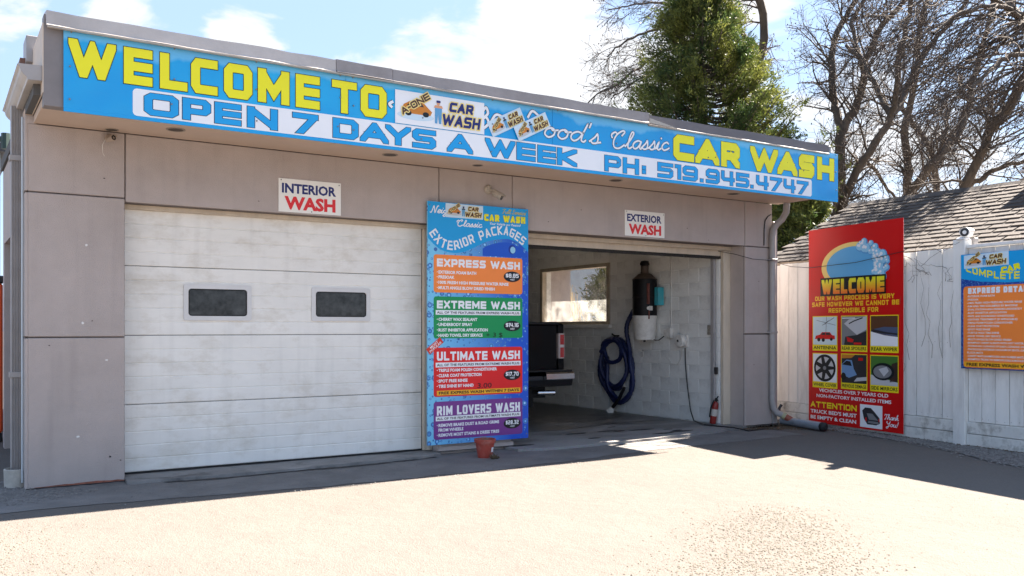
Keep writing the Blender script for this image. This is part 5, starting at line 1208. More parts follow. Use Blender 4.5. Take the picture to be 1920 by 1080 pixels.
def loop(name, pts, X, r, closed=False, seed=0, m=None):
    P = list(pts) + ([pts[0]] if closed else [])
    P = smooth(P, 7); rr = random.Random(seed); n = len(P); V = []
    for i, (y, z) in enumerate(P): V.append((X + 0.02 * math.sin(i * .35 + seed), y, z))
    rs = [r * (1.0 + (0.07 if i % 2 else -0.05)) for i in range(n)]
    return MB().tube(V, rs, 12).build(name, m or HOSE, hose, smooth=True)
loop('hose_coil', [(3.02, .94), (2.97, 1.14), (2.79, 1.24), (2.55, 1.24), (2.38, 1.15), (2.32, .96), (2.36, .69), (2.49, .49), (2.62, .42), (2.77, .47), (2.91, .66)], 8.815, .036, True, 1)
loop('hose_coil', [(2.88, 1.06), (2.81, 1.2), (2.62, 1.24), (2.44, 1.18), (2.40, 1.04), (2.49, .91), (2.64, .86), (2.79, .91)], 8.745, .033, True, 2)
loop('hose_coil', [(3.04, .8), (2.98, .55), (2.8, .33), (2.64, .23), (2.47, .21), (2.26, .36), (2.19, .61), (2.22, .85), (2.30, 1.07)], 8.80, .036, False, 3)
loop('hose_coil', [(2.93, 1.02), (2.75, 1.2), (2.5, 1.2), (2.33, 1.0), (2.30, .7), (2.42, .52), (2.65, .47), (2.85, .6), (2.95, .85)], 8.745, .034, True, 5)
loop('feed_hose', [(2.0, 1.72), (2.14, 1.70), (2.26, 1.56), (2.28, 1.37), (2.26, 1.13), (2.20, .91), (2.16, .69), (2.20, .42), (2.39, .23), (2.56, .26), (2.74, .42), (2.79, .67), (2.83, .95)], 8.765, .036, False, 4)
MB().tube([(8.74, 2.33, .46), (8.73, 2.46, .26), (8.72, 2.60, .12)], [.026, .03, .03], 10).build('hose_cuff', BLACK, hose, smooth=True)
MB().tube([(8.72, 2.60, .12), (8.71, 2.66, .05)], [.03, .075], 12).build('nozzle', WHITEPLASTIC, hose)
MB().tube([(8.87, 2.62, 1.30), (8.78, 2.62, 1.30), (8.72, 2.62, 1.33)], .014, 6).build('hook', BLACK, hose)
def wallbox(name, label, cat, y0, y1, z0, z1, d=0.05, m=WHITEPLASTIC):
    return tag(MB().bbox(8.87 - d, 8.868, y0, y1, z0, z1, 0.004).build(name, m), label, cat)
ob = thing('outlet_box', 'white outlet box with conduit to the right of the vacuum bucket', 'outlet', (8.84, 1.36, 1.3))
MB().bbox(8.80, 8.868, 1.31, 1.39, 1.27, 1.43, 0.005).bbox(8.81, 8.868, 1.40, 1.47, 1.29, 1.40, 0.004).build('box', WHITEPLASTIC, ob)
MB().tube([(8.855, 1.345, 1.43), (8.855, 1.35, 2.0), (8.855, 1.345, 2.95)], .010, 6).build('conduit', WHITEPLASTIC, ob)
MB().tube([(8.79, 1.44, 1.30), (8.76, 1.52, 1.24), (8.74, 1.58, 1.24), (8.70, 1.62, 1.26)], .008, 6).build('plug_lead', BLACK, ob)
rl = thing('cord_reel', 'round white disc with a hanging cord on the block wall', 'cord reel', (8.84, 1.08, 1.15))
MB().lathe([(0.02, 0.11), (0.085, 0.10), (0.098, 0.08), (0.098, 0.02), (0.085, 0.0)], (8.868, 1.10, 1.235), (-1, 0, 0), 28).build('disc', WHITEPLASTIC, rl, smooth=True)
MB().bbox(8.84, 8.868, 0.99, 1.10, 1.14, 1.33, 0.003).build('back_plate', WHITEPLASTIC, rl)
MB().lathe([(0.02, 0), (0.012, .01)], (8.757, 1.10, 1.235), (-1, 0, 0), 10).build('hub', BLACK, rl)
MB().tube([(8.84, 1.03, 1.13), (8.845, 1.03, .94), (8.84, 1.0, .69), (8.83, .95, .44), (8.80, .87, .2), (8.74, .74, .062), (8.66, .55, .05), (8.56, .34, .048), (8.60, .1, .046), (8.66, -.12, .044), (8.74, -.32, .012), (8.95, -.30, .010), (9.15, -.28, .012)], .009, 7).build('cord', BLACK, rl)
MB().tube([(8.86, 1.11, 1.13), (8.86, 1.15, .96), (8.862, 1.22, .86), (8.862, 1.35, .88), (8.862, 1.41, .96)], .006, 6).build('cord_loop', WHITEPLASTIC, rl)
lk = thing('pull_cord', 'black door pull hanging on a cord inside the right door frame', 'pull cord', (8.86, .36, .8))
MB().tube([(8.83, .42, 2.4), (8.83, .40, 1.5), (8.83, .38, .86)], .005, 5).build('cord', mat('grey_cord', (.3, .3, .3), .6), lk)
MB().bbox(8.81, 8.85, .36, .41, .76, .86, .004).build('handle', BLACK, lk)
wallbox('wall_switch', 'corroded metal switch plate high on the block wall by the door frame', 'switch', .47, .57, 1.33, 1.47, .03, mat('corroded_plate', (.35, .32, .27), .6, var=.6, vscale=40))
wallbox('wall_switch', 'small white switch plate below the corroded plate by the door frame', 'switch', .42, .50, 1.03, 1.14, .03)
wallbox('wall_plate', 'blank white cover plate below the vacuum tank bucket', 'cover plate', 2.0, 2.07, .97, 1.05, .012)
fx = thing('fire_extinguisher', 'small red fire extinguisher leaning in the corner of the open bay', 'fire extinguisher', (8.80, .36, .04))
ax = Vector((0.05, -0.16, 1)).normalized()
MB().lathe([(0.03, 0), (0.045, .01), (.047, .05), (.047, .26), (.04, .30), (.02, .33)], (8.80, .42, .04), ax, 20).build('cylinder', mat('extinguisher_red', (.25, .02, .015), .35), fx, smooth=True)
c_ = Vector((8.80, .42, .04))
MB().tube([c_ + ax * .33, c_ + ax * .38], .018, 10).tube([c_ + ax * .37, c_ + ax * .40 + Vector((-.02, -.05, .01))], .010, 6).tube([c_ + ax * .36, c_ + ax * .345 + Vector((-.02, -.055, 0))], .009, 6).build('valve_handle', BLACK, fx)
MB().tube([c_ + ax * .35 + Vector((-.02, .02, 0)), c_ + ax * .25 + Vector((-.065, .02, 0)), c_ + ax * .10 + Vector((-.06, .02, 0))], .010, 7).build('hose', BLACK, fx)
MB().lathe([(.0478, .12), (.0478, .22)], c_, ax, 20).build('label', mat('extinguisher_label', (.55, .5, .45), .5), fx)

# ------------------------------------------------------------------ black pickup in the bay
trk = thing('pickup_truck', 'black pickup truck parked nose in inside the open wash bay', 'pickup truck', (6.07, 4.3, 0.03))
PAINT = mat('black_car_paint', (0.0025, 0.0025, 0.003), 0.35, coat=0.12, spec=0.15)
CHROME = mat('chrome', (0.62, 0.62, 0.63), 0.18, metal=1.0, var=0.15, vscale=6)
TL = mat('tail_light_red', (0.50, 0.012, 0.012), 0.15, coat=1.0); TLW = mat('tail_light_clear', (0.65, 0.55, 0.52), 0.15, coat=1.0)
TYRE = mat('tyre_rubber', (0.018, 0.018, 0.018), 0.85, bump=0.4, bscale=40)
x0, x1, yr = 5.07, 7.07, 1.70
side = [(yr, 0.78), (yr + 0.01, 1.47), (yr + 0.05, 1.495), (yr + 1.85, 1.495), (yr + 1.85, 1.0), (yr + 1.85, .55), (yr + 1.62, .55), (yr + 1.55, .85), (yr + 1.3, 1.0), (yr + 1.0, .95), (yr + .78, .70), (yr + .70, .62), (yr + .15, .62)]
for xa, xb in ((x0, x0 + .10), (x1 - .10, x1)): MB().prism(side, xa, xb, lambda a, b, w: (w, a, b)).build('bed_side', PAINT, trk)
MB().box(x0 + .1, x1 - .1, yr + .08, yr + 1.85, .80, .86).box(x0 + .1, x1 - .1, yr + 1.79, yr + 1.85, .86, 1.49).build('bed_floor', PAINT, trk)
tg = MB().bbox(x0 + .135, x1 - .135, yr - .025, yr + .05, .80, 1.475, .018).build('tailgate', PAINT, trk)
MB().bbox(6.0, 6.14, yr - .045, yr - .026, 1.24, 1.34, .008).build('tailgate_handle', BLACK, tg)
MB().bbox(x0 + .10, x1 - .10, yr - .02, yr + .08, 1.478, 1.512, .008).build('tailgate_cap', DARKRUBBER, tg)
for xa in (x0 + .01, x1 - .11):
    tl = MB().bbox(xa, xa + .11, yr - .03, yr + .1, .98, 1.35, .012).build('tail_light', TLW, trk)
    MB().bbox(xa + .022, xa + .09, yr - .036, yr - .031, 1.0, 1.145, .002).bbox(xa + .022, xa + .09, yr - .036, yr - .031, 1.185, 1.33, .002).build('lens', TL, tl)
pf = [(yr - .02, .69), (yr - .02, .80), (yr - .20, .80), (yr - .235, .775), (yr - .24, .70), (yr - .235, .69)]
MB().prism([(yr - .02, .58), (yr - .02, .688), (yr - .225, .688), (yr - .20, .60)], x0, x1, lambda a, b, w: (w, a, b)).build('bumper_dark_reflection', BLACK, trk)  # dark reflection on the bumper's lower half, built as a black strip
for xa, xb in ((x1 - .47, x1 + .02), (x0 - .02, x0 + .47)): MB().prism(pf, xa, xb, lambda a, b, w: (w, a, b)).build('rear_bumper', CHROME, trk)
MB().prism([(yr, .6), (yr, .74), (yr - .15, .74), (yr - .17, .6)], x0 + .475, x1 - .475, lambda a, b, w: (w, a, b)).bbox(x0 - .022, x1 + .022, yr - .20, yr - .02, .802, .83, .006).build('bumper_step', BLACK, trk)
MB().tube([(x1 - .50, yr + .3, .50), (x1 - .50, yr - .10, .50), (x1 - .28, yr - .16, .50)], .035, 12).build('exhaust_tip', CHROME, trk, smooth=True)
MB().box(x0 + .3, x1 - .3, yr + .05, yr + 5.2, .42, .60).build('chassis', DARKRUBBER, trk)
cab = [(yr + 1.87, .55), (yr + 1.87, 1.50), (yr + 2.05, 1.90), (yr + 3.5, 1.92), (yr + 4.15, 1.50), (yr + 5.45, 1.32), (yr + 5.6, .60)]
MB().prism(cab, x0 + .04, x1 - .04, lambda a, b, w: (w, a, b)).build('cab', PAINT, trk)
MB().box(x0 + .2, x1 - .2, yr + 1.955, yr + 1.93, 1.56, 1.82).build('rear_window', GLASSDARK, trk)
for xx in (x1 - .28, x0 + .02):
    for yy in (yr + 1.18, yr + 4.75):
        w = MB().lathe([(.24, 0), (.36, .01), (.385, .05), (.385, .21), (.36, .25), (.24, .26)], (xx, yy, .42), (1, 0, 0), 28).build('wheel', TYRE, trk, smooth=True)
        MB().lathe([(.235, .012), (.22, .06), (.05, .06)] if xx < 6 else [(.05, .20), (.22, .20), (.235, .255)], (xx, yy, .42), (1, 0, 0), 20).build('rim', CHROME, w, smooth=True)
MB().box(x1 - .30, x1 - .04, yr + .74, yr + .76, .22, .75).box(x0 + .04, x0 + .30, yr + .74, yr + .76, .22, .75).build('mud_flap', DARKRUBBER, trk)

# ------------------------------------------------------------------ left edge and behind
vm = thing('orange_cabinet', 'tall orange cabinet with a black top at the left edge behind the building corner', 'cabinet', (-0.3, 4.2, 0))
MB().bbox(-0.75, 0.03, 3.9, 4.5, 0.12, 1.98, .02).build('body', mat('orange_paint', (0.72, 0.08, 0.012), 0.4), vm)
MB().bbox(-0.77, 0.045, 3.88, 4.52, 1.982, 2.08, .02).build('top', BLACK, vm); MB().bbox(-0.73, 0.02, 3.92, 4.48, 0, 0.118, .01).build('trim', BLACK, vm)
nb = thing('white_building', 'white sided building glimpsed at the far left edge', 'building', (-3, 15, 0))
SID = mat('pale_siding', (0.36, 0.42, 0.47), 0.6, var=0.06)
for k in range(24): MB().prism([(15.0, .2 + k * .22), (15.0, .42 + k * .22), (14.975, .2 + k * .22)], -9, 0.6, lambda a, b, w: (w, a, b)).build('siding_board', SID, nb)
MB().box(-9, .6, 15.01, 20, 0, 5.5).build('wall', SID, nb); MB().box(-9.2, .8, 14.8, 20.2, 5.5, 5.7).build('roof', mat('dark_shingle_roof', (.06, .06, .065), .9), nb)
tag(MB().tube([(-0.19, 3.0, 3.60), (-0.06, 2.9, 3.60), (0.0, 2.85, 3.57)], .035, 8).tube([(0.0, 2.85, 3.48), (0.0, 2.85, 3.66)], .05, 8).build('pipe_fitting', mat('dark_green_pipe', (.01, .035, .03), .5), bld), None)

# neighbour's house seen through the bay window
nh = thing('neighbour_house', 'pale blue grey sided house seen through the window of the open bay', 'house', (16, 17, 0))
for k in range(23): MB().prism([(16.0, .1 + k * .2), (16.0, .3 + k * .2), (15.97, .1 + k * .2)], 11.5, 22, lambda a, b, w: (w, a, b)).build('siding_board', SID, nh)
MB().box(11.5, 22, 16.01, 22, 0, 4.7).build('wall', SID, nh)
MB().prism([(15.6, 4.72), (22.4, 4.72), (19, 6.2)], 11.2, 22.3, lambda a, b, w: (w, a, b)).build('roof', mat('dark_shingle_roof', (.06, .06, .065), .9), nh)
MB().bbox(12.2, 12.32, 15.86, 15.96, 0, 4.6, .01).build('downspout', WHITEPLASTIC, nh)

# ------------------------------------------------------------------ shed with the shingle roof
shed = thing('shingled_shed', 'low shed with a weathered grey brown shingle roof behind the white fence', 'shed', (12.2, -2, 0))
EX, EZ, RX, RZ, YF, YN = 11.0, 2.50, 13.4, 3.66, 1.5, -9.0
sl = Vector((RX - EX, 0, RZ - EZ)); SLN = sl.length; sd_ = sl.normalized(); nn = Vector((-sd_.z, 0, sd_.x))
MB().box(11.2, 15.6, YN + .1, YF - .25, 0, 2.50).build('wall', FW, shed)
ROOFD = mat('roof_felt', (0.045, 0.035, 0.03), 0.95)
MB().add([(EX, YN, EZ), (EX, YF, EZ), (RX, YF, RZ), (RX, YN, RZ), (15.8, YF, EZ), (15.8, YN, EZ), (EX, YN, EZ - .08), (EX, YF, EZ - .08), (15.8, YF, EZ - .08), (15.8, YN, EZ - .08)],
         [(0, 1, 2, 3), (3, 2, 4, 5), (0, 1, 7, 6), (1, 2, 4, 8, 7), (5, 4, 8, 9), (0, 3, 5, 9, 6)]).build('roof', ROOFD, shed)
SH = mat('shingle', (0.068, 0.056, 0.049), 0.92, inst=0.30, var=0.35, vscale=5, bump=0.8, bscale=60, dirt=(0.034, 0.029, 0.027), dscale=2.5, damt=0.6)
rnd = random.Random(3); far = MB(); proto = []
EXPO = SLN / 16
for v in range(5):
    mb = MB(); w_ = 0.292 - 0.006 * v; lz = 0.009 + 0.003 * (v % 3); skew = 0.004 * (v - 2)
    pts = []
    for (aa, yy, hh) in ((-.012, 0, 0.004), (-.012, 1, 0.004), (EXPO + .03, 1, 0.002), (EXPO + .03, 0, 0.002)):
        for top in (0, 1):
            lift = (lz if aa < 0 else .006) if top else 0.0
            q = sd_ * (aa + (skew if yy and aa < 0 else 0)) + nn * (hh + lift + (0.012 if aa < 0 else 0)); pts.append((q.x, -yy * w_, q.z))
    mb.add(pts, [(0, 2, 4, 6), (1, 3, 5, 7), (0, 1, 3, 2), (2, 3, 5, 4), (4, 5, 7, 6), (6, 7, 1, 0)]); proto.append(mb)
pm = []
for c in range(16):
    y = YF + .03 - (c % 2) * .15
    while y > YN:
        v = rnd.randrange(5); pos = Vector((EX, y, EZ)) + sd_ * (c * EXPO + rnd.uniform(-.008, .008)) + nn * 0.004
        if y > -3.35:
            if len(pm) <= v or pm[v] is None:
                while len(pm) <= v: pm.append(None)
                o = proto[v].build('shingle', SH, shed); pm[v] = o.data
                # undo the thing offset so the mesh can be shared
                off = wloc(shed)
                for vert in o.data.vertices: vert.co += off
                o.location = pos - off
            else: piece(pm[v], 'shingle', pos, shed)
        else: far.add([(p_[0] + pos.x, p_[1] + pos.y, p_[2] + pos.z) for p_ in proto[v].v], proto[v].f)
        y -= 0.30
far.build('shingle_field', SH, shed, kind='stuff')
for k in range(34):
    y = YF + .03 - k * .31
    MB().add([(RX - .13, y, RZ - .045), (RX, y, RZ + .045), (RX + .13, y, RZ - .045), (RX - .13, y - .325, RZ - .038), (RX, y - .325, RZ + .052), (RX + .13, y - .325, RZ - .038)], [(0, 1, 4, 3), (1, 2, 5, 4)]).build('ridge_cap', SH, shed)
rv_ = MB().bbox(13.0, 13.42, -2.75, -1.82, 3.45, 3.75, .01).build('roof_vent', mat('galvanised_vent', (.34, .35, .37), .45, metal=.4, var=.3, vscale=5), shed)
MB().bbox(12.96, 13.46, -2.8, -1.77, 3.752, 3.795, .01).build('vent_cap', LTGREY if False else METALGREY, rv_)
sl_ = MB()
for k in range(14): sl_.box(12.99, 12.999, -2.70 + k * .065, -2.68 + k * .065, 3.50, 3.73)
sl_.build('louvre', BLACK, rv_)
MB().box(10.96, 10.985, YN, YF + .02, 2.36, 2.50).build('eave_board', mat('weathered_eave', (.30, .24, .18), .9, var=.5, vscale=6), shed)
# ------------------------------------------------------------------ bare trees
BARK = mat('bark', (0.10, 0.078, 0.060), 0.95, var=0.45, vscale=5, bump=1.0, bscale=18, bdist=0.03, stretch=(1, 1, 0.35))
TWIG = mat('twig', (0.078, 0.060, 0.047), 0.9, var=0.4, vscale=2)
BUD = mat('bud', (0.05, 0.033, 0.03), 0.9)
def tubes(P, Rd, n):
    """P (N,K,3), Rd (N,K): many tubes at once"""
    N, K, _ = P.shape
    T = np.gradient(P, axis=1); T /= np.linalg.norm(T, axis=2, keepdims=True) + 1e-9
    ref = np.where(np.abs(T[:, :1, 2:3]) < 0.9, np.array([0, 0, 1.0]), np.array([1.0, 0, 0]))
    U = np.cross(T, np.broadcast_to(ref, T.shape)); U /= np.linalg.norm(U, axis=2, keepdims=True) + 1e-9
    W = np.cross(T, U)
    a = np.arange(n) * 2 * np.pi / n
    V = P[:, :, None, :] + Rd[:, :, None, None] * (U[:, :, None, :] * np.cos(a)[None, None, :, None] + W[:, :, None, :] * np.sin(a)[None, None, :, None])
    i = np.arange(N)[:, None, None] * K * n + np.arange(K - 1)[None, :, None] * n; k = np.arange(n)[None, None, :]
    F = np.stack([i + k, i + (k + 1) % n, i + n + (k + 1) % n, i + n + k], -1)
    return V.reshape(-1, 3), F.reshape(-1)
def joinm(parts):
    vs, fs, off = [], [], 0
    for v, f in parts: vs.append(v); fs.append(f + off); off += len(v)
    return np.concatenate(vs), np.concatenate(fs)
def spawn(P, Rd, rng, per, length, K, up, spread, tmin=0.15, drift=(0, 0, 0), wig=0.25, rfac=0.5, rmax=9):
    """children along the parents"""
    N, Kp, _ = P.shape; M = N * per
    pi = np.repeat(np.arange(N), per); t = rng.uniform(tmin, 1.0, M) * (Kp - 1); i = np.minimum(t.astype(int), Kp - 2); f = (t - i)[:, None]
    A, B = P[pi, i], P[pi, i + 1]; start = A * (1 - f) + B * f; d = B - A; d /= np.linalg.norm(d, axis=1, keepdims=True) + 1e-9
    r0 = Rd[pi, i] * (1 - f[:, 0]) + Rd[pi, i + 1] * f[:, 0]
    rn = rng.normal(size=(M, 3)); rn -= d * (rn * d).sum(1, keepdims=True); rn /= np.linalg.norm(rn, axis=1, keepdims=True) + 1e-9
    D = d * (1 - spread) + rn * spread + np.array([0, 0, up]) * .5 + np.array(drift) * .5; D /= np.linalg.norm(D, axis=1, keepdims=True)
    Ls = length * rng.uniform(0.5, 1.25, M) * (1 - 0.45 * (t / (Kp - 1)))
    out = np.zeros((M, K, 3)); out[:, 0] = start; step = (Ls / (K - 1))[:, None]
    for k in range(1, K):
        D = D + rng.normal(size=(M, 3)) * wig + np.array([0, 0, up]) * .22 + np.array(drift) * .2; D /= np.linalg.norm(D, axis=1, keepdims=True)
        out[:, k] = out[:, k - 1] + D * step
    rr = np.minimum(r0 * rfac, rmax)
    rad = rr[:, None] * np.linspace(1, 0.35, K)[None]
    return out, rad
def resample(pts, K, rng, wob):
    P = np.array(pts, float); seg = np.linalg.norm(np.diff(P, axis=0), axis=1); cs = np.concatenate([[0], np.cumsum(seg)]); t = np.linspace(0, cs[-1], K)
    out = np.stack([np.interp(t, cs, P[:, a]) for a in range(3)], -1)
    # round the corners, then roughen
    for _ in range(2): out[1:-1] = .25 * out[:-2] + .5 * out[1:-1] + .25 * out[2:]
    out[1:-1] += rng.normal(size=(K - 2, 3)) * wob
    return out, cs[-1]
def bare_tree(name, label, limbs, seed, group, up=0.35, drift=(0, 0, 0), d1=4.6, l1=1.7, l2=0.9, l3=0.42, n2=6, n3=4, base=None, tw=1.25, xl=1.0):
    """limbs: list of (points, start radius, end radius); the first starts the trunk and runs down to the ground"""
    rng = np.random.default_rng(seed)
    b = base or (limbs[0][0][0][0], limbs[0][0][0][1], 0)
    t = thing(name, label, 'tree', b, group)
    tp, L1s, R1s = [], [], []
    for j, (pts, ra, rb_) in enumerate(limbs):
        pts = list(pts)
        if j == 0: pts = [(b[0], b[1], -0.1)] + pts
        K = max(10, int(len(pts) * 4)); P, ln = resample(pts, K, rng, 0.018); rad = np.linspace(ra, rb_, K) * 0.78 * rng.uniform(.94, 1.06, K)
        if j == 0: rad[0] *= 1.5; rad[1] *= 1.15
        tp.append(tubes(P[None], rad[None], 12))
        M = max(3, int(ln * d1 * (0.75 if j == 0 else 1)))
        c, r = spawn(P[None], rad[None], rng, M, l1, 8, up, 0.62, tmin=(0.35 if j == 0 else 0.08), drift=drift, wig=0.16, rfac=0.34, rmax=0.034)
        L1s.append(c); R1s.append(r)
    v, f = joinm(tp); raw_mesh('trunk', v - np.array(b), f, 4, BARK, t, True)
    P1 = np.concatenate(L1s); R1 = np.maximum(np.concatenate(R1s), 0.007 * tw)
    P2, R2 = spawn(P1, R1, rng, n2, l2, 6, up, 0.6, drift=drift, wig=0.2, rfac=0.55); R2 = np.maximum(R2, 0.0052 * tw)
    P3, R3 = spawn(P2, R2, rng, n3, l3, 4, up * .6, 0.55, drift=drift, wig=0.25, rfac=0.6); R3 = np.clip(R3, 0.0032 * tw, 0.006 * tw)
    v, f = joinm([tubes(P1, R1, 5), tubes(P2, R2, 3), tubes(P3, R3, 3)]); o = raw_mesh('branches', v - np.array(b), f, 4, TWIG, t)
    tips = P3[:, -1][rng.random(len(P3)) < .55]; N = len(tips)
    base8 = np.array([(1, 0, 0), (0, 1, 0), (-1, 0, 0), (0, -1, 0), (0, 0, 1.6), (0, 0, -1.6)]) * 0.011 * tw
    V = tips[:, None, :] + base8[None] * rng.uniform(.6, 1.6, (N, 1, 1)); F = np.array([(0, 1, 4), (1, 2, 4), (2, 3, 4), (3, 0, 4), (1, 0, 5), (2, 1, 5), (3, 2, 5), (0, 3, 5)])
    ob_ = raw_mesh('buds', V.reshape(-1, 3) - np.array(b), (F[None] + (np.arange(N) * 6)[:, None, None]).ravel(), 3, BUD, t); ob_['kind'] = 'stuff'
    return t
G = 'bare trees beyond the fence'
bare_tree('bare_tree', 'forked bare tree rising just behind the right end of the blue banner', [
    ([(19.62, 6.49, 4.49), (19.41, 6.33, 5.59), (19.2, 6.17, 6.16), (19.01, 5.99, 6.6), (19.65, 6.47, 6.77)][:3] + [(19.5, 6.35, 6.6)], .22, .17),
    ([(19.5, 6.35, 6.6), (19.7, 6.74, 7.59), (19.88, 6.92, 8.75), (20.2, 7.01, 9.67), (20.74, 6.96, 10.29), (21.24, 6.94, 10.84), (21.57, 7.02, 11.54)], .14, .07),
    ([(19.5, 6.35, 6.6), (19.83, 6.06, 7.4), (19.77, 5.8, 7.96), (19.5, 5.68, 8.26), (19.49, 5.39, 8.61), (19.42, 5.13, 9.07), (19.55, 4.76, 9.34), (19.62, 4.41, 9.72), (19.58, 4.14, 10.26)], .15, .06),
    ([(19.52, 5.72, 8.22), (20.21, 6.41, 9.12), (20.29, 6.66, 9.79), (20.8, 6.62, 10.33), (21.19, 6.67, 11.14)], .09, .05)], 11, G, up=.15)
bare_tree('bare_tree', 'leaning bare tree with crossing limbs over the left end of the shed roof', [
    ([(17.93, 5.2, 4.24), (17.81, 4.98, 4.55), (17.84, 4.67, 5.19), (17.95, 4.29, 5.65), (18.1, 3.9, 6.38), (17.99, 3.67, 6.81), (17.75, 3.53, 7.39), (17.63, 3.31, 7.85), (17.56, 3.06, 8.41), (17.38, 2.88, 9.05)], .20, .06),
    ([(18.1, 3.9, 6.38), (18.5, 4.6, 7.3), (18.7, 5.0, 7.98), (18.71, 5.59, 8.59)], .10, .05),
    ([(18.1, 3.9, 6.38), (18.9, 4.0, 7.18), (19.12, 3.84, 7.8), (19.17, 3.51, 8.23), (19.31, 3.12, 8.59), (19.4, 2.77, 9.11)], .12, .05),
    ([(17.84, 4.67, 5.19), (18.5, 4.8, 5.5), (19.2, 4.82, 4.98), (19.87, 4.84, 4.57)], .07, .04)], 12, G, up=.10)
bare_tree('bare_tree', 'straight bare tree with a limb sweeping right behind the middle of the shed ridge', [
    ([(22.98, 6.71, 4.75), (22.76, 6.56, 5.67), (22.52, 6.41, 6.16), (22.19, 6.33, 7.05), (22.13, 6.07, 7.65), (22.01, 5.85, 8.24), (21.89, 5.63, 8.75), (21.6, 5.51, 9.51), (21.64, 5.19, 10.18), (21.51, 4.98, 10.72)], .25, .06),
    ([(22.85, 6.6, 5.2), (22.92, 5.86, 6.12), (23.66, 5.68, 6.83), (24.24, 5.6, 7.77), (24.54, 5.71, 8.52), (25.01, 5.7, 9.41), (25.44, 5.73, 10.4), (25.86, 5.75, 11.47)], .17, .06)], 13, G, up=.12)
bare_tree('bare_tree', 'farther bare tree standing upright behind the sweeping limb', [
    ([(25.58, 7.42, 5.01), (25.33, 7.28, 6.0), (25.05, 7.16, 6.39), (24.73, 7.07, 6.85), (23.95, 7.27, 7.72), (23.37, 7.35, 8.23)], .22, .08),
    ([(25.3, 7.3, 6.5), (26.1, 7.38, 7.72), (26.27, 7.57, 8.52), (26.19, 7.92, 8.89)], .12, .06)], 14, G, up=.12)
bare_tree('bare_tree', 'thick bare tree slanting up to the right next to the shed roof vent', [
    ([(18.52, 2.45, 3.98), (18.3, 2.29, 4.47), (18.23, 2.03, 4.84), (18.2, 1.76, 5.3), (18.08, 1.54, 5.6), (18.08, 1.24, 5.94), (18.08, 0.94, 6.32), (17.99, 0.7, 6.74), (17.93, 0.44, 7.28), (17.79, 0.24, 7.9)], .19, .09),
    ([(18.08, 1.54, 5.6), (18.9, 1.7, 6.2), (19.95, 1.82, 6.9), (20.75, 1.61, 7.6)], .08, .04),
    ([(18.3, 2.29, 4.47), (18.6, 1.98, 4.75), (18.83, 1.65, 4.94), (19.1, 1.18, 5.0)], .08, .05)], 15, G, up=.08, base=(18.6, 2.6, 0))
DR = (-0.55, 0.30, -0.30)
bare_tree('weeping_tree', 'nearest bare tree whose long twigs droop in from the upper right corner', [
    ([(17.84, -0.68, 3.6), (17.5, -0.6, 5.33), (17.1, -0.2, 6.37)], .26, .18),
    ([(17.1, -0.2, 6.37), (16.56, -0.46, 6.30), (15.9, -0.33, 6.41), (15.33, -0.26, 6.25), (14.9, -0.29, 5.97), (14.35, -0.22, 5.53)], .08, .035),
    ([(17.1, -0.2, 6.37), (17.08, 0.1, 7.17), (16.99, 0.46, 7.53), (17.12, 0.67, 7.9), (17.29, 0.85, 8.56)], .15, .07),
    ([(17.08, 0.1, 7.17), (16.08, 0.15, 7.45), (15.46, 0.35, 7.37), (14.86, 0.44, 7.07), (14.34, 0.48, 6.69)], .07, .03),
    ([(16.99, 0.46, 7.53), (16.2, 0.67, 7.9), (15.6, 1.1, 7.9), (15.1, 1.4, 7.6)], .07, .03)], 16, None, up=-.30, drift=DR, d1=8, l1=2.6, l2=1.4, l3=.5, n2=4, n3=3, base=(17.95, -0.75, 0), tw=1.3)
bare_tree('bare_tree', 'tall bare tree behind the cedar with long branches reaching left over the banner', [
    ([(19.62, 10.06, 4.56), (19.67, 9.79, 6.76), (19.72, 9.52, 7.98), (19.63, 9.34, 9.03), (19.63, 9.1, 9.74), (19.54, 8.92, 10.45), (19.17, 8.92, 10.84), (18.82, 8.9, 11.68)], .26, .13),
    ([(19.7, 9.6, 8.0), (18.74, 10.39, 9.7), (17.8, 10.75, 10.34), (17.26, 10.86, 10.25), (16.73, 10.96, 10.07), (16.21, 11.06, 9.82), (15.82, 11.07, 9.53), (15.43, 11.09, 9.16)], .10, .025),
    ([(19.7, 9.75, 7.2), (18.74, 10.39, 8.9), (17.8, 10.75, 9.75), (17.26, 10.86, 9.53), (16.8, 10.92, 9.25), (16.39, 10.94, 8.91), (16.0, 10.95, 8.65), (15.7, 10.91, 8.35), (15.1, 11.06, 8.12), (14.69, 11.09, 7.69)], .11, .022),
    ([(18.2, 10.55, 9.5), (17.35, 10.98, 9.2), (16.79, 11.1, 8.82), (16.26, 11.2, 8.42), (15.73, 11.31, 8.04)], .05, .02),
    ([(19.63, 9.2, 9.5), (19.14, 10.13, 10.73), (18.59, 10.24, 10.82), (17.79, 10.52, 10.9), (17.24, 10.63, 10.99), (16.34, 10.97, 11.53)], .10, .04),
    ([(17.79, 10.63, 11.0), (17.0, 10.9, 10.97), (16.34, 11.2, 10.82), (15.68, 11.4, 10.62)], .05, .02)], 17, G, up=-.12, drift=(-.35, .2, -.12), l1=1.5, d1=3.6, n2=5, n3=5, tw=1.25)

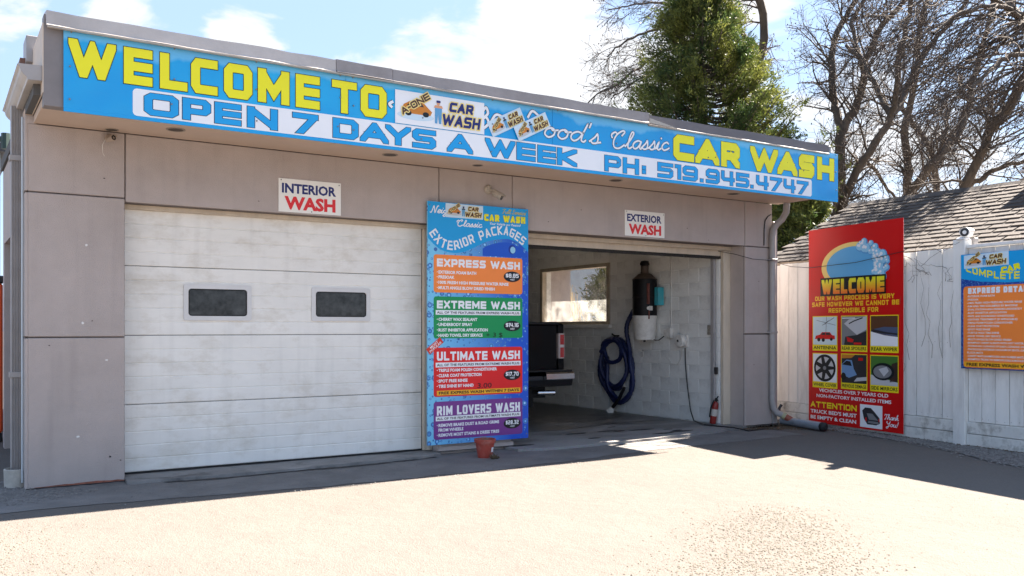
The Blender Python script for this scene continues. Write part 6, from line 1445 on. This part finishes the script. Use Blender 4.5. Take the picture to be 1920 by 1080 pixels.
# ------------------------------------------------------------------ cedars
def leafmat():
    m = bpy.data.materials.new('cedar_foliage'); m.use_nodes = True
    n, l = m.node_tree.nodes, m.node_tree.links; b = n['Principled BSDF']; out = n['Material Output']
    b.inputs['Roughness'].default_value = 0.6; b.inputs['Specular IOR Level'].default_value = 0.3
    g_ = n.new('ShaderNodeNewGeometry'); tc = n.new('ShaderNodeTexCoord')
    z = n.new('ShaderNodeTexNoise'); z.inputs['Scale'].default_value = 1.3; z.inputs['Detail'].default_value = 5; l.new(tc.outputs['Object'], z.inputs['Vector'])
    r = n.new('ShaderNodeMapRange'); r.inputs['From Min'].default_value = .42; r.inputs['From Max'].default_value = .58; l.new(z.outputs['Fac'], r.inputs['Value'])
    a = n.new('ShaderNodeMixRGB'); a.inputs['Color1'].default_value = (.038, .066, .018, 1); a.inputs['Color2'].default_value = (.145, .160, .036, 1); l.new(r.outputs[0], a.inputs['Fac'])  # leaf tones, contrast widened to paint in dark gaps and light clumps
    rm = n.new('ShaderNodeMapRange'); rm.inputs['To Min'].default_value = .55; rm.inputs['To Max'].default_value = 1.5; l.new(g_.outputs['Random Per Island'], rm.inputs['Value'])
    hs = n.new('ShaderNodeHueSaturation'); l.new(a.outputs[0], hs.inputs['Color']); l.new(rm.outputs[0], hs.inputs['Value']); l.new(hs.outputs[0], b.inputs['Base Color'])
    tl = n.new('ShaderNodeBsdfTranslucent'); l.new(hs.outputs[0], tl.inputs['Color']); mx = n.new('ShaderNodeMixShader'); mx.inputs[0].default_value = .35
    l.new(b.outputs[0], mx.inputs[1]); l.new(tl.outputs[0], mx.inputs[2]); l.new(mx.outputs[0], out.inputs['Surface']); return m
LEAF = leafmat()
def cedar(label, cx, cy, h, rmax, seed, tufts, leaf=0.13, z0=0.5, per=16, power=.8):
    rng = np.random.default_rng(seed); t = thing('cedar_tree', label, 'tree', (cx, cy, 0))
    MB().tube([(cx, cy, -.05), (cx + .05, cy, h * .4), (cx, cy + .05, h * .75), (cx, cy, h * .97)], [.17, .12, .06, .015], 10).build('trunk', BARK, t, smooth=True)
    # limbs: upward sweeping branches carry the tufts
    nb_ = int(tufts / 16); zb = z0 + (h - z0) * rng.random(nb_) ** 1.1; ang = rng.uniform(0, 2 * np.pi, nb_)
    lump = 1 + .16 * np.sin(ang * 3 + 1 + zb * .8) + .12 * np.sin(ang * 5 + zb * 1.7) + rng.normal(size=nb_) * .10
    reach = rmax * np.clip(1 - (zb - z0) / (h - z0), 0.02, 1) ** power * lump
    K = 5; s = np.linspace(0, 1, K)
    dirx, diry = np.cos(ang), np.sin(ang)
    P = np.stack([cx + dirx[:, None] * reach[:, None] * s, cy + diry[:, None] * reach[:, None] * s, zb[:, None] - .15 * reach[:, None] * np.sin(s * 2.4)[None] + .40 * reach[:, None] * s[None] ** 2], -1)
    rad = (0.010 + 0.012 * reach)[:, None] * np.linspace(1, .25, K)[None]
    v, f = tubes(P, rad, 4); raw_mesh('limbs', v - np.array((cx, cy, 0)), f, 4, BARK, t)
    bi = np.repeat(np.arange(nb_), 16); N = len(bi); q = rng.uniform(.35, 1.05, N) ** .8; fi = np.clip(q, 0, .999) * (K - 1); i = fi.astype(int); fr_ = (fi - i)[:, None]
    C = P[bi, i] * (1 - fr_) + P[bi, np.minimum(i + 1, K - 1)] * fr_ + rng.normal(size=(N, 3)) * np.array([.10, .10, .09])
    A = np.stack([dirx[bi], diry[bi], np.full(N, .75)], -1) + rng.normal(size=(N, 3)) * .45; A /= np.linalg.norm(A, axis=1, keepdims=True)
    M = N * per; ti = np.repeat(np.arange(N), per)
    D = A[ti] + rng.normal(size=(M, 3)) * .55; D /= np.linalg.norm(D, axis=1, keepdims=True)
    S0 = C[ti] + A[ti] * rng.uniform(-.04, .14, (M, 1)) + rng.normal(size=(M, 3)) * .045
    L_ = leaf * rng.uniform(.5, 1.2, (M, 1)); U = np.cross(D, rng.normal(size=(M, 3))); U /= np.linalg.norm(U, axis=1, keepdims=True); Wd = L_ * rng.uniform(.09, .18, (M, 1))
    V = np.stack([S0, S0 + D * L_ * .5 + U * Wd, S0 + D * L_, S0 + D * L_ * .45 - U * Wd], 1)
    raw_mesh('crown', V.reshape(-1, 3) - np.array((cx, cy, 0)), np.arange(M * 4), 4, LEAF, t)
    return t
cedar('tall broad cedar rising behind the roof near the right end of the banner', 15.1, 7.0, 10.6, 2.62, 1, 8000, per=26, z0=3.4, power=.85, leaf=.10)
cedar('lower bushy cedar between the right downspout and the shed roof', 13.75, 2.95, 4.3, 1.35, 2, 3400, leaf=.10, per=24, power=.55)
# evergreen shrub and dry vines outside the bay window
cedar('small evergreen sprig outside the bay window', 10.85, 5.35, 2.9, .45, 3, 520, leaf=.12, z0=.8)
bpy.data.objects['cedar_tree.002'].name = 'evergreen_shrub'
tv = MB(); rv = random.Random(31)
for k in range(420):
    x, y = rv.uniform(11.9, 14.6), 11.5 + rv.uniform(-.7, .7); z = rv.uniform(1.6, 2.75); pts = [(x, y, z)]
    for j in range(5): x += rv.uniform(-.12, .12); y += rv.uniform(-.1, .1); z -= rv.uniform(.15, .45); pts.append((x, y, max(z, 0)))
    tv.tube(pts, .012, 4)
tag(tv.build('dry_shrub', mat('dry_straw_twig', (.42, .34, .22), .9)), 'tangle of dry straw coloured vines seen through the bay window', 'shrub')
